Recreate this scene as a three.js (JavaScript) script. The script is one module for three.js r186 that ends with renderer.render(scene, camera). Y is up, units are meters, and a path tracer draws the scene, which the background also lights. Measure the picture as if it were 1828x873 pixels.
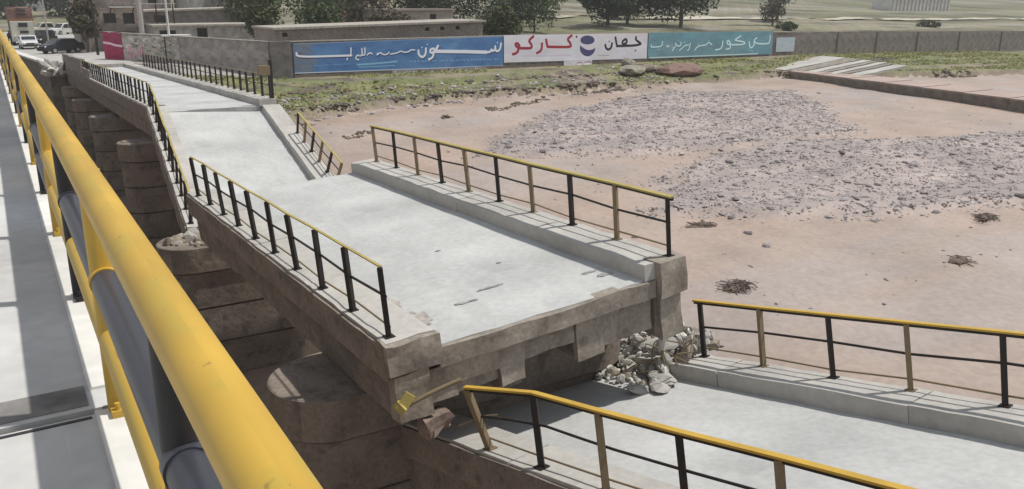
import * as THREE from 'three';
import { mergeGeometries, mergeVertices } from 'three/addons/utils/BufferGeometryUtils.js';
import { MarchingCubes } from 'three/addons/objects/MarchingCubes.js';

// ---------------------------------------------------------------- camera, sky, sun, exposure
const scene = new THREE.Scene();
const EYE = 9.5;                                     // metres above the river bed; the eye stands on the new bridge
const YAW = THREE.MathUtils.degToRad(31.3), PITCH = Math.atan(436.5 / 1500);
const camera = new THREE.PerspectiveCamera(2 * Math.atan(436.5 / 1500) * 180 / Math.PI, 1828 / 873, 0.1, 4000);
camera.position.set(0, EYE, 0);
camera.lookAt(Math.sin(YAW) * Math.cos(PITCH), EYE - Math.sin(PITCH), -Math.cos(YAW) * Math.cos(PITCH));
scene.add(camera);

const EL = THREE.MathUtils.degToRad(63.5), AZ = THREE.MathUtils.degToRad(19);   // sun high on the right, slightly behind
const sunDir = new THREE.Vector3(Math.cos(EL) * Math.cos(AZ), Math.sin(EL), Math.cos(EL) * Math.sin(AZ));
{
  const w = 256, h = 128, d = new Float32Array(w * h * 4);                       // bright, slightly hazy midday sky, warm below the horizon
  for (let y = 0; y < h; y++) for (let x = 0; x < w; x++) {
    const e = (y + .5) / h * 2 - 1, u = Math.max(0, Math.sin(e * Math.PI / 2)), hz = Math.pow(1 - u, 3), g = e < 0 ? 1 : 0, k = (y * w + x) * 4;
    const cl = .12 * Math.sin(x / w * 18.85 + 3 * u) * Math.sin(u * 9) * (1 - hz);
    for (let c = 0; c < 3; c++) d[k + c] = g ? [.42, .37, .33][c] : ([.62, .70, .84][c] + [.34, .26, .12][c] * hz) * (1 + cl);
    d[k + 3] = 1;
  }
  const t = new THREE.DataTexture(d, w, h, THREE.RGBAFormat, THREE.FloatType); t.mapping = THREE.EquirectangularReflectionMapping; t.magFilter = t.minFilter = THREE.LinearFilter; t.colorSpace = THREE.LinearSRGBColorSpace; t.needsUpdate = true;
  scene.background = scene.environment = t;
}
scene.environmentIntensity = scene.backgroundIntensity = 0.5;
const sun = new THREE.DirectionalLight(new THREE.Color(1, 0.965, 0.91), 3.15);
sun.position.copy(sunDir).multiplyScalar(200).add(new THREE.Vector3(30, 0, -40)); sun.target.position.set(30, 0, -40);
sun.castShadow = true; sun.shadow.mapSize.set(4096, 4096); sun.shadow.radius = 2.4;
Object.assign(sun.shadow.camera, { left: -150, right: 150, top: 150, bottom: -150, near: 1, far: 600 });
scene.add(sun, sun.target);
const renderer = new THREE.WebGLRenderer({ antialias: true });
renderer.toneMapping = THREE.LinearToneMapping; renderer.toneMappingExposure = 1.36;
renderer.shadowMap.enabled = true;
scene.fog = new THREE.FogExp2(new THREE.Color().setRGB(.80, .79, .77), .0005);

// ---------------------------------------------------------------- helpers
function rng(a) { return () => { a |= 0; a = a + 0x6D2B79F5 | 0; let t = Math.imul(a ^ a >>> 15, 1 | a); t = t + Math.imul(t ^ t >>> 7, 61 | t) ^ t; return ((t ^ t >>> 14) >>> 0) / 4294967296; }; }
const R0 = rng(77);
const rr = (a, b, r = R0) => a + (b - a) * r();
const clamp = (x, a = 0, b = 1) => Math.min(b, Math.max(a, x));
const smooth = (a, b, x) => { const t = clamp((x - a) / (b - a)); return t * t * (3 - 2 * t); };
const lerp = (a, b, t) => a + (b - a) * t;
const h3 = (x, y, z) => { let n = Math.imul(x, 374761393) + Math.imul(y, 668265263) + Math.imul(z, 2147483647 ^ 0x5bd1e995) | 0; n = Math.imul(n ^ n >>> 13, 1274126177); n ^= n >>> 16; return (n >>> 0) / 4294967296; };
function vn(x, y, z = 0, P = 0) {                      // value noise, optional period P in x and y
  const xi = Math.floor(x), yi = Math.floor(y), zi = Math.floor(z), f = (t) => t * t * (3 - 2 * t);
  const u = f(x - xi), v = f(y - yi), w = f(z - zi), m = (n) => P ? ((n % P) + P) % P : n;
  const g = (i, j, k) => h3(m(xi + i), m(yi + j), zi + k);
  const pl = (k) => lerp(lerp(g(0, 0, k), g(1, 0, k), u), lerp(g(0, 1, k), g(1, 1, k), u), v);
  return w ? lerp(pl(0), pl(1), w) : pl(0);
}
const fbm = (x, y, o = 4, z = 0, P = 0) => { let s = 0, a = .5, t = 0; for (let i = 0; i < o; i++) { s += a * vn(x, y, z + i * 7, P); t += a; a *= .5; x *= 2; y *= 2; P *= 2; } return s / t; };
const names = {};
function numbered(n) { const k = names[n] = (names[n] ?? -1) + 1; return k ? `${n}_${String(k).padStart(3, '0')}` : n; }
function tag(o, label, category, group) { o.userData.label = label; o.userData.category = category; if (group) o.userData.group = group; return o; }
function thing(name, label, category, group) { const o = new THREE.Group(); o.name = numbered(name); scene.add(o); return tag(o, label, category, group); }
function mesh(name, geo, mat, parent) { const o = new THREE.Mesh(geo, mat); o.name = parent === scene ? numbered(name) : name; o.castShadow = o.receiveShadow = true; parent.add(o); return o; }
function struct(name, geo, mat, parent = scene) { const o = mesh(name, geo, mat, parent); o.userData.kind = 'structure'; return o; }
// planar uv in metres by dominant normal
function uvm(geo, off = 0) {
  const g = geo.index ? geo.toNonIndexed() : geo; g.computeVertexNormals();
  const p = g.attributes.position, n = g.attributes.normal, uv = new Float32Array(p.count * 2);
  for (let i = 0; i < p.count; i += 3) {
    const ax = Math.abs(n.getX(i)), ay = Math.abs(n.getY(i)), az = Math.abs(n.getZ(i));
    for (let k = i; k < i + 3; k++) {
      const x = p.getX(k), y = p.getY(k), z = p.getZ(k);
      const [u, v] = ay >= ax && ay >= az ? [x, z] : ax >= az ? [z, y] : [x, y];
      uv[2 * k] = u + off; uv[2 * k + 1] = v + off * .7;
    }
  }
  g.setAttribute('uv', new THREE.BufferAttribute(uv, 2)); return g;
}
const box = (w, h, d, x = 0, y = 0, z = 0) => new THREE.BoxGeometry(w, h, d).translate(x, y, z);
const ubox = (...a) => uvm(box(...a));
// box between corner values with broken, uneven edges
function rough(x0, x1, y0, y1, z0, z1, seg = .35, amp = .03, fr = 2.2, seed = 0) {
  const w = x1 - x0, h = y1 - y0, d = z1 - z0, n = (l) => Math.max(1, Math.min(60, Math.round(l / seg)));
  const g = new THREE.BoxGeometry(w, h, d, n(w), n(h), n(d)); g.translate((x0 + x1) / 2, (y0 + y1) / 2, (z0 + z1) / 2);
  const p = g.attributes.position;
  for (let i = 0; i < p.count; i++) {
    const x = p.getX(i), y = p.getY(i), z = p.getZ(i);
    const d1 = vn(x * fr + seed, y * fr, z * fr) - .5, d2 = vn(x * fr + 31, y * fr + seed, z * fr) - .5, d3 = vn(x * fr, y * fr + 57, z * fr + seed) - .5;
    const e = ((Math.abs(x - x0) < .001 || Math.abs(x - x1) < .001) + (Math.abs(y - y0) < .001 || Math.abs(y - y1) < .001) + (Math.abs(z - z0) < .001 || Math.abs(z - z1) < .001)) >= 2 ? 1.6 : .6;
    p.setXYZ(i, x + d1 * amp * 2 * e, y + d2 * amp * 2 * e, z + d3 * amp * 2 * e);
  }
  return uvm(g, seed);
}
function tube(pts, r, seg = 8, curve = false) {
  const v = pts.map((q) => new THREE.Vector3(...q));
  const c = curve ? new THREE.CatmullRomCurve3(v) : (() => { const k = new THREE.CurvePath(); for (let i = 0; i + 1 < v.length; i++) k.add(new THREE.LineCurve3(v[i], v[i + 1])); return k; })();
  const g = new THREE.TubeGeometry(c, curve ? pts.length * 6 : (pts.length - 1) * 2, r, seg, false), uv = g.attributes.uv, L = c.getLength();
  for (let i = 0; i < uv.count; i++) uv.setXY(i, uv.getX(i) * L, uv.getY(i) * 6.283 * r);
  return g.toNonIndexed();
}
function bar(a, b, w, h) {                               // rectangular bar from a to b
  const A = new THREE.Vector3(...a), B = new THREE.Vector3(...b), L = A.distanceTo(B);
  const g = new THREE.BoxGeometry(w, h, L), o = new THREE.Object3D(); o.position.copy(A).add(B).multiplyScalar(.5); o.lookAt(B); o.updateMatrix();
  return uvm(g.applyMatrix4(o.matrix));
}
const merge = (l) => mergeGeometries(l.map((g) => { const q = g.index ? g.toNonIndexed() : g; if (!q.attributes.normal) q.computeVertexNormals(); for (const k of Object.keys(q.attributes)) if (!['position', 'normal', 'uv'].includes(k)) q.deleteAttribute(k); return q; }));
// tiling texture: fn(u, v) in 0..1 -> [r,g,b] 0..1, S metres wide
function tex(fn, S, srgb = true, N = 512) {
  const d = new Uint8Array(N * N * 4);
  for (let j = 0; j < N; j++) for (let i = 0; i < N; i++) { const c = fn(i / N, j / N), k = (j * N + i) * 4; for (let q = 0; q < 3; q++) d[k + q] = clamp(c[q]) * 255; d[k + 3] = 255; }
  const t = new THREE.DataTexture(d, N, N); t.wrapS = t.wrapT = THREE.RepeatWrapping; t.magFilter = THREE.LinearFilter; t.minFilter = THREE.LinearMipmapLinearFilter; t.generateMipmaps = true;
  t.repeat.set(1 / S, 1 / S); if (srgb) t.colorSpace = THREE.SRGBColorSpace; t.needsUpdate = true; return t;
}
const grey = (v) => [v, v, v];
const T = {
  concrete: tex((u, v) => { const b = fbm(u * 5, v * 5, 5, 1, 5), s = fbm(u * 11, v * 11, 3, 9, 11), g = fbm(u * 64, v * 64, 2, 4, 64); const k = .80 + .30 * (b - .5) + .16 * (g - .5) - .13 * smooth(.55, .85, s); return [k * 1.0, k * .98, k * .95]; }, 3.1),
  dust: tex((u, v) => { const b = fbm(u * 4, v * 4, 5, 3, 4), g = fbm(u * 80, v * 80, 2, 6, 80), s = fbm(u * 9, v * 3, 3, 12, 9); const k = .90 + .16 * (b - .5) + .08 * (g - .5) - .045 * smooth(.5, .8, s); return [k, k * .995, k * .98]; }, 6.3),
  soil: tex((u, v) => { const b = fbm(u * 6, v * 6, 5, 21, 6), g = fbm(u * 70, v * 70, 3, 14, 70); const k = .84 + .24 * (b - .5) + .34 * (g - .5); return grey(k); }, 5.3),
  paint: tex((u, v) => { const b = fbm(u * 4, v * 4, 4, 31, 4), c = fbm(u * 10, v * 10, 4, 33, 10); const w = .6 * smooth(.6, .74, c), k = .92 + .16 * (b - .5), q = .35 * smooth(.80, .88, fbm(u * 60, v * 60, 3, 37, 60)); return [lerp(lerp(k, .86, w), .42, q), lerp(lerp(k, .92, w), .42, q), lerp(lerp(k, 1, w * .8), .75, q)]; }, 1.3),
  metal: tex((u, v) => { const b = fbm(u * 8, v * 8, 4, 41, 8), r = smooth(.58, .7, fbm(u * 14, v * 14, 4, 45, 14)); const k = .7 + .5 * (b - .5); return [lerp(k, .95, r), lerp(k, .62, r), lerp(k, .4, r)]; }, .8),
  mud: tex((u, v) => { const b = fbm(u * 3, v * 3, 5, 51, 3), g = fbm(u * 60, v * 60, 2, 54, 60); const k = .88 + .16 * (b - .5) + .1 * (g - .5); return [k, k * .98, k * .96]; }, 9.1),
};
const B = { rough: tex((u, v) => grey(fbm(u * 24, v * 24, 5, 61, 24)), 3.1, false), soil: tex((u, v) => grey(fbm(u * 30, v * 30, 5, 71, 30)), 5.3, false) };
const lin = (r, g, b) => new THREE.Color().setRGB(r, g, b);
const mat = (c, map, o = {}) => new THREE.MeshStandardMaterial({ color: lin(...c), map: map || null, roughness: .92, metalness: 0, ...o });
const M = {
  deck: mat([.555, .56, .56], T.dust, { bumpMap: B.rough, bumpScale: .004 }),
  kerb: mat([.54, .52, .49], T.dust, { bumpMap: B.rough, bumpScale: .006 }),
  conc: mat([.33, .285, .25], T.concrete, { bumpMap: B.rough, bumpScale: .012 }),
  face: mat([.43, .39, .345], T.concrete, { bumpMap: B.rough, bumpScale: .012 }),  // paler copy of conc for the end face, its light put into colour
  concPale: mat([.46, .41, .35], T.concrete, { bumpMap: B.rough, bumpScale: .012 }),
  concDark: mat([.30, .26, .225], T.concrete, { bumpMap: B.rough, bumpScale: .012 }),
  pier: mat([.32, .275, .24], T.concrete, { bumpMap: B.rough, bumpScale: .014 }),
  newDeck: mat([.62, .62, .62], T.dust, { bumpMap: B.rough, bumpScale: .003 }),
  asphalt: mat([.33, .33, .335], T.concrete, { bumpMap: B.rough, bumpScale: .004 }),
  whitePaint: mat([.78, .77, .74], T.dust),
  yellow: mat([.62, .385, .05], T.paint, { roughness: .5 }),
  yellowWorn: mat([.46, .36, .10], T.paint, { roughness: .7 }),
  railGrey: mat([.055, .058, .075], T.dust, { roughness: .4 }), railBlack: mat([.022, .02, .02], T.dust, { roughness: .55 }),
  black: mat([.025, .023, .022], T.metal, { roughness: .6 }),
  tan: mat([.27, .205, .12], T.dust, { roughness: .75 }),
  rubber: mat([.02, .02, .02], null, { roughness: .8 }),
  soil: mat([.33, .27, .22], T.soil, { bumpMap: B.soil, bumpScale: .05 }),
  wall: mat([.37, .34, .325], T.concrete, { bumpMap: B.rough, bumpScale: .02 }),
  mudWall: mat([.44, .37, .32], T.soil, { bumpMap: B.soil, bumpScale: .03 }),
  mudLight: mat([.52, .47, .40], T.soil, { bumpMap: B.soil, bumpScale: .03 }),
  plaster: mat([.66, .65, .64], T.concrete),
  mudTan: mat([.54, .485, .43], T.soil), mudGrey: mat([.40, .385, .375], T.soil),
  dark: mat([.025, .025, .03], null, { roughness: .5 }),
  glass: mat([.03, .035, .04], null, { roughness: .08, metalness: .2 }),
  timber: mat([.17, .125, .10], T.soil),
};
const E3 = (p, y, r) => new THREE.Euler(THREE.MathUtils.degToRad(p), THREE.MathUtils.degToRad(y), THREE.MathUtils.degToRad(r), 'YXZ');

// ---------------------------------------------------------------- terrain
const pw = (x, P) => { if (x <= P[0][0]) return P[0][1]; for (let i = 1; i < P.length; i++) if (x <= P[i][0]) return lerp(P[i - 1][1], P[i][1], (x - P[i - 1][0]) / (P[i][0] - P[i - 1][0])); return P[P.length - 1][1]; };
const inPoly = (x, a, P) => {                             // signed distance, + inside
  let c = false, d = 1e9;
  for (let i = 0, j = P.length - 1; i < P.length; j = i++) {
    const [xi, yi] = P[i], [xj, yj] = P[j];
    if ((yi > a) !== (yj > a) && x < (xj - xi) * (a - yi) / (yj - yi) + xi) c = !c;
    const t = clamp(((x - xi) * (xj - xi) + (a - yi) * (yj - yi)) / ((xj - xi) ** 2 + (yj - yi) ** 2)); d = Math.min(d, Math.hypot(x - xi - t * (xj - xi), a - yi - t * (yj - yi)));
  }
  return c ? d : -d;
};
const BAR1 = [[23, 42], [37.8, 55.5], [55, 61.5], [66, 56], [50.5, 37.2], [38, 36.5], [29, 39]];
const BAR2 = [[23.5, 27], [31.6, 34.4], [43, 37.2], [50, 33.4], [70, 29], [70, 19], [47, 17.5], [39.4, 19.6], [30.9, 22.6]];
const bars = (x, a) => Math.max(inPoly(x, a, BAR1), inPoly(x, a, BAR2)) + 2.0 * (fbm(x * .5, a * .5, 3, 5) - .62) + .9 * (vn(x * 1.7, a * 1.7, 3) - .5);
const aLow = (x) => pw(x, [[8, 66], [11, 60], [17, 58.1], [26.6, 62], [38, 64.2], [61, 65.4], [75, 66], [87, 61], [98, 57], [107, 54], [140, 48], [400, 10]]) + 2.4 * (fbm(x * .22, 3, 4) - .5);
const wallBase = (x) => pw(x, [[10, 3.9], [21, 2.95], [88, 2.86], [139, 1.85], [300, -.3], [700, -4]]);
const flow = (x) => pw(x, [[12, 49], [16.2, 50], [20.2, 52.8], [25.2, 54.7], [31.2, 57.5], [44.8, 64], [63, 65.2]]);
function height(x, a) {                                   // a = distance along the bridge
  const n1 = fbm(x * .13, a * .13, 4, 2) - .5, n2 = fbm(x * .9, a * .9, 4, 8) - .5;
  let river = -2.0 + 2.25 * smooth(7, 19, x) + .012 * clamp(a, 0, 62) + n1 * .45 + n2 * .09;
  if (x > 12 && x < 75 && a > 10 && a < 66) {
    const m = bars(x, a); river += .22 * smooth(-.25, .35, m) + .22 * smooth(0, 1.2, m) * (vn(x * 1.9, a * 1.9, 4) - .5);
    river += .26 * smooth(-.35, .35, a - flow(x) + 1.4 * (fbm(x * .5, a * .5, 3, 6) - .5)) * smooth(12, 16, x);
    river -= .13 * smooth(.6, .0, Math.abs(fbm(x * .16, a * .34, 3, 17) - .5) * 9) * smooth(0, -1, m);
  }
  const base = wallBase(x), al = aLow(x), t = (a - al) / (74.2 - al);
  const sc = .34 * smooth(.0, .06, t + .08 * n2) + .1 * smooth(.42, .46, t + .3 * n1) + .16 * smooth(.58, .63, t + .4 * n1 + .1 * n2) + .40 * clamp(t);
  let g = t <= 0 ? river : lerp(river, base, clamp(sc)) + n2 * .16 * clamp(t * 8) * clamp((1 - t) * 8);
  // town side: level ground behind the abutment; a channel stays open under the bridges
  const town = 3.95 + .02 * n2;
  if (a > 74.2) g = lerp(base, base + .045 * (a - 74.2) + n1 * 1.2 * smooth(76, 110, a), 1);
  const left = smooth(34, 16, x);
  if (a > 74.2) g = lerp(g, lerp(base, town, smooth(74.2, 84, a)), left);
  if (x < 14) {
    const ch = smooth(11.3, 13.6, x), far = x < 4.4 ? smooth(112, 114, a) : smooth(83.6, 84.2, a);
    g = lerp(lerp(river, town, far), lerp(g, town, smooth(80, 86, a)), a > 83.6 ? Math.max(ch, far) : ch);
  }
  // rising land far off
  g += smooth(150, 330, a) * (.035 * Math.max(0, a - 150)) + .09 * Math.max(0, a - 300) * (.7 + .9 * fbm(x * .006, a * .006, 4, 11)) + smooth(200, 400, a) * 9 * (fbm(x * .02, a * .02, 4, 12) - .5);
  return g;
}
{
  const xs = [], zs = [];
  for (let x = -4; x < 92; x += .5) xs.push(x);
  for (let x = 92, s = .6; x < 1300; x += s, s *= 1.075) xs.push(x);
  for (let x = -5, s = 1; x > -700; x -= s, s *= 1.3) xs.unshift(x);
  for (let a = 4; a < 86; a += .45) zs.push(a);
  for (let a = 86, s = .7; a < 1700; a += s, s *= 1.065) zs.push(a);
  for (let a = 3, s = 1.2; a > -160; a -= s, s *= 1.5) zs.unshift(a);
  const nx = xs.length, nz = zs.length, P = new Float32Array(nx * nz * 3), H = [];
  for (let j = 0; j < nz; j++) for (let i = 0; i < nx; i++) { const k = (j * nx + i) * 3; P[k] = xs[i]; P[k + 1] = height(xs[i], zs[j]); P[k + 2] = -zs[j]; }
  const tmp = new THREE.BufferGeometry(); tmp.setAttribute('position', new THREE.BufferAttribute(P, 3));
  const idx = []; for (let j = 0; j + 1 < nz; j++) for (let i = 0; i + 1 < nx; i++) { const a = j * nx + i; idx.push(a, a + 1, a + nx, a + 1, a + nx + 1, a + nx); }
  tmp.setIndex(idx); tmp.computeVertexNormals();
  const NN = tmp.attributes.normal.array;
  const mixc = (a, b, t) => [lerp(a[0], b[0], t), lerp(a[1], b[1], t), lerp(a[2], b[2], t)];
  const MUD = [.47, .37, .312], MUDP = [.44, .36, .312], GRAV = [.375, .335, .325], DIRT = [.36, .28, .215], GRASS = [.28, .27, .13], GRN = [.20, .23, .085], DRYF = [.34, .30, .20], FLD = [.205, .19, .115], DARKSOIL = [.14, .115, .10], HILL = [.24, .22, .19], SHRUB = [.05, .065, .03], DUST = [.47, .43, .39];
  const colour = {
    riverbed: (x, a) => {
      let c = mixc(MUD, MUDP, smooth(.35, .65, fbm(x * .11, a * .2, 4, 31)));
      c = mixc(c, [.42, .40, .40], .45 * smooth(.55, .72, fbm(x * .09, a * .22, 4, 35)));
      const m = bars(x, a); c = mixc(c, mixc(GRAV, [.50, .435, .41], smooth(.3, .7, fbm(x * .25 + 9, a * .9, 3, 33))), smooth(-1.3, .7, m) * .95);
      c = mixc(c, DIRT, .8 * smooth(-6, -.4, a - aLow(x)) * smooth(.4, .7, fbm(x * .3, a * .5, 4, 37)));
      return mixc(mixc(DIRT, c, .5), c, smooth(9, 14, x));
    },
    grassy_bank: (x, a) => {
      const t = (a - aLow(x)) / (74.2 - aLow(x)); const g = fbm(x * .16, a * .34, 4, 41) + .25 * (fbm(x * .9, a * .9, 3, 43) - .5);
      let c = mixc(DIRT, GRASS, smooth(.36, .52, g + .12 * smooth(60, 20, x) + .1 * smooth(80, 90, x)));
      c = mixc(c, GRN, smooth(.48, .66, fbm(x * .2, a * .5, 4, 47) + .10 * smooth(45, 22, x)) * .85);
      c = mixc(c, DARKSOIL, .85 * smooth(.60, .68, fbm(x * .45, a * .9, 4, 49)));
      return mixc(c, DIRT, smooth(.1, 0, t));
    },
    field: (x, a) => {
      let c = mixc(FLD, DRYF, smooth(.42, .6, fbm(x * .018 + 3, a * .09, 5, 53)));
      c = mixc(c, GRN, smooth(.52, .66, fbm(x * .03, a * .12, 4, 57)) * .5);
      c = mixc(c, DUST, smooth(.60, .7, fbm(x * .04, a * .16, 4, 59)) * .7);
      c = mixc(c, SHRUB, smooth(.62, .7, fbm(x * .13, a * .3, 4, 58)) * .8);
      return mixc(c, DUST, smooth(34, 18, x) * smooth(140, 100, a));
    },
    hill: (x, a) => mixc(mixc(HILL, [.17, .165, .17], smooth(.4, .6, fbm(x * .01, a * .01, 5, 61))), SHRUB, smooth(.54, .64, fbm(x * .02, a * .03, 4, 63))),
  };
  const region = (x, a) => a > 270 ? 'hill' : a > 74.2 || (x < 14 && a > 84 && (x > 4.4 || a > 113)) ? 'field' : a > aLow(x) && x > 11.6 ? 'grassy_bank' : 'riverbed';
  const lists = { riverbed: [], grassy_bank: [], field: [], hill: [] };
  for (let k = 0; k < idx.length; k += 6) { const q = [idx[k], idx[k + 1], idx[k + 2], idx[k + 3], idx[k + 4], idx[k + 5]]; const cx = (P[q[0] * 3] + P[q[4] * 3]) / 2, ca = -(P[q[0] * 3 + 2] + P[q[4] * 3 + 2]) / 2; lists[region(cx, ca)].push(...q); }
  for (const [name, list] of Object.entries(lists)) {
    const map = new Map(), p = [], n = [], c = [], u = [], ix = [];
    for (const v of list) { if (!map.has(v)) { map.set(v, p.length / 3); const x = P[v * 3], a = -P[v * 3 + 2]; p.push(x, P[v * 3 + 1], -a); n.push(NN[v * 3], NN[v * 3 + 1], NN[v * 3 + 2]); c.push(...colour[name](x, a)); u.push(x, a); } ix.push(map.get(v)); }
    const g = new THREE.BufferGeometry(); g.setAttribute('position', new THREE.Float32BufferAttribute(p, 3)); g.setAttribute('normal', new THREE.Float32BufferAttribute(n, 3)); g.setAttribute('color', new THREE.Float32BufferAttribute(c, 3)); g.setAttribute('uv', new THREE.Float32BufferAttribute(u, 2)); g.setIndex(ix);
    const m = new THREE.MeshStandardMaterial({ vertexColors: true, map: name === 'riverbed' ? T.mud : T.soil, bumpMap: B.soil, bumpScale: name === 'riverbed' ? .01 : .08, roughness: name === 'riverbed' ? .66 : .95 });
    struct(name, g, m);
  }
}

// ---------------------------------------------------------------- far road platform, abutments, dirt path
function slabGeo(pts, y0, y1) {                            // pts: [x, a] outline
  const s = new THREE.Shape(pts.map(([x, a]) => new THREE.Vector2(x, a)));
  return uvm(new THREE.ExtrudeGeometry(s, { depth: y1 - y0, bevelEnabled: false }).rotateX(-Math.PI / 2).translate(0, y0, 0));
}
struct('road', slabGeo([[4.5, 84.3], [5.42, 84.1], [11.3, 84.1], [11.2, 90.5], [12, 150], [14, 215], [-40, 215], [-40, 122], [1.2, 118]], 3.4, 4.02), mat([.50, .485, .465], T.dust));
{
  const t = thing('retaining_wall', 'pale concrete retaining wall edging the far road beside the gap between the bridges', 'retaining wall');
  mesh('wall_body', slabGeo([[4.2, 83.6], [5.42, 83.5], [5.42, 84.1], [4.48, 84.25], [1.1, 118.4], [.7, 118.4]], -2.5, 4.1), M.concDark, t);
  mesh('coping', slabGeo([[4.1, 83.4], [5.42, 83.3], [5.42, 84.0], [4.7, 84.35], [1.5, 118.4], [.6, 118.4]], 4.1, 4.28), M.whitePaint, t);
}
{
  const g = new THREE.PlaneGeometry(240, 5, 120, 2).rotateX(-Math.PI / 2), p = g.attributes.position;
  for (let i = 0; i < p.count; i++) { const x = p.getX(i) + 205, a = 150 - p.getZ(i) + 2 * (fbm(x * .05, 1, 3) - .5); p.setXYZ(i, x, height(x, a) + .35, -a); }
  struct('dirt_path', uvm(g), mat([.60, .55, .44], T.dust));
}

// ---------------------------------------------------------------- old bridge: spans
const W = 5.35;
function frame(o, pos, p, y, r) { o.position.set(...pos); o.rotation.copy(E3(p, y, r)); return o; }
const girderX = [.16, 1.93, 3.5, 5.18];
function makeSpan(label, pos, rot, zF, zN, opt = {}) {
  const t = frame(thing('bridge_span', label, 'bridge span'), pos, ...rot), s = opt.seed || 0;
  mesh('deck', rough(.55, W - .55, -.56, -.3, zF, zN - .05, .4, .018, 1.6, s), M.deck, t);
  for (const [x0, x1] of [[-.15, .64], [W - .64, W + .15]]) {
    const n = Math.max(1, Math.round((zN - zF) / 3.4)), L = (zN - zF) / n;
    for (let i = 0; i < n; i++) mesh('kerb', rough(x0, x1, -.31, 0, zF + i * L + .008, zF + (i + 1) * L - .008, .3, .012, 2.4, s + i), M.kerb, t);
  }
  for (const [x0, x1] of [[-.205, -.155], [W + .155, W + .205]]) mesh('shade_fascia', rough(x0, x1, -.6, -.045, zF + .01, zN - .01, .4, .008, 2, s + 5), M.conc, t);  // added darker panels, shade on the outer kerb sides put into colour
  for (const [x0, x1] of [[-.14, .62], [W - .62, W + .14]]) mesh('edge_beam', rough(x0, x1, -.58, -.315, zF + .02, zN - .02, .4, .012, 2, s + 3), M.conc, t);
  const gz0 = zF + (opt.cutF || .15), gz1 = zN - .1;
  girderX.forEach((x, i) => mesh('girder', rough(x - .21, x + .21, -1.38 - (i % 2) * .04, -.585, gz0, gz1, .4, .02, 2, s + i), i === 0 || i === 3 ? M.conc : M.concDark, t));  // inner girders get the darker concrete copy, under-deck shade put into colour
  const mid = [[.37, 1.72, -1.2], [2.14, 3.29, -.86], [3.71, 4.97, -1.26]];
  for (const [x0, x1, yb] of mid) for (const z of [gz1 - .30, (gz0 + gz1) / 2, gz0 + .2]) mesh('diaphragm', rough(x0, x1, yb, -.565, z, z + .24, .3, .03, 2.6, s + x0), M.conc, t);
  return t;
}
const SPAN_A = [[5.63, 5.12, -39.31], [10.07, -4.75, -2.45]], SPAN_B = [[4.43, 4.73, -10.76], [-1.75, .38, 4.45]], SPAN_C = [[5.75, 3.01, -9.45], [-11.04, 8.07, .11]];
makeSpan('collapsed bridge span sloping steeply down from the intact deck', ...SPAN_A, .03, 13.2, { seed: 11, cutF: .4 });
const spanB = makeSpan('fallen middle bridge span with its broken end face turned to the viewer', ...SPAN_B, -13.65, .2, { seed: 3 });
makeSpan('lowest fallen bridge span in the near right corner, half in shade', ...SPAN_C, -3.4, 10.6, { seed: 23 });
// broken end of the middle span: end blocks and paler patches, face light put into colour
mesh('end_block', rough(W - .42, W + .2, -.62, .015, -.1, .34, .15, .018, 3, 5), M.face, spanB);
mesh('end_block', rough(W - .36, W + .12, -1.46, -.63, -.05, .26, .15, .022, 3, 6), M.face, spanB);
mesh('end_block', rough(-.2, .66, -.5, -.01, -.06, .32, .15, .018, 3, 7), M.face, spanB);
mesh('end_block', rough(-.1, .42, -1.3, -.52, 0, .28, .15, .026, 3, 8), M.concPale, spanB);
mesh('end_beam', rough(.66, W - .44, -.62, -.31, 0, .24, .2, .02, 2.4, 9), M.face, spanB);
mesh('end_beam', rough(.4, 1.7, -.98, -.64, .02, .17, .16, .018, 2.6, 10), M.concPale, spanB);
for (const [x0, x1, y0] of [[.44, .95, -1.2], [1.72, 2.2, -1.33], [3.26, 3.82, -1.36]]) mesh('lit_girder_end', rough(x0, x1, y0, -.66, .0, .13, .16, .018, 2.4, 30 + x0), M.face, spanB);  // added pale panels over the girder ends, light painted into the concrete
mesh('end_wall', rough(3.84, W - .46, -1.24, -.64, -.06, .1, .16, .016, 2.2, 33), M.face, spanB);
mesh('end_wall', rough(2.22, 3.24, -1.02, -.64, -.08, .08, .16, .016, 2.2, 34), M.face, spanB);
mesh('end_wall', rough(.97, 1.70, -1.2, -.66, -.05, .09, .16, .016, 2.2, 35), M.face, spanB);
for (const [x, z, w, d] of [[2.55, -1.5, .22, .045], [1.9, -1.17, .2, .04], [4.45, -.6, .16, .07], [4.3, -.9, .14, .05], [.98, -1.05, .15, .3], [.9, -2.0, .1, .4], [.86, -3.2, .09, .35], [2.9, -4.2, .05, .03], [3.4, -2.6, .05, .03]]) {          // dried mud on the deck
  const s = new THREE.Shape(), n = 26; for (let i = 0; i < n; i++) { const a = i / n * 6.283, k = .45 + 1.0 * vn(Math.cos(a) * 2.2 + x * 3, Math.sin(a) * 2.2 + z * 3, 2); s[i ? 'lineTo' : 'moveTo'](x + w * k * Math.cos(a), -z + d * k * Math.sin(a)); }
  mesh('mud_patch', uvm(new THREE.ExtrudeGeometry(s, { depth: .012, bevelEnabled: false }).rotateX(-Math.PI / 2).translate(0, -.296, 0)), x < 1.5 ? M.mudTan : M.mudGrey, spanB);
}
mesh('bearing_block', rough(.2, .66, -1.62, -1.32, .0, .34, .1, .07, 5, 12), mat([.38, .30, .26], T.concrete), spanB);
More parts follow.
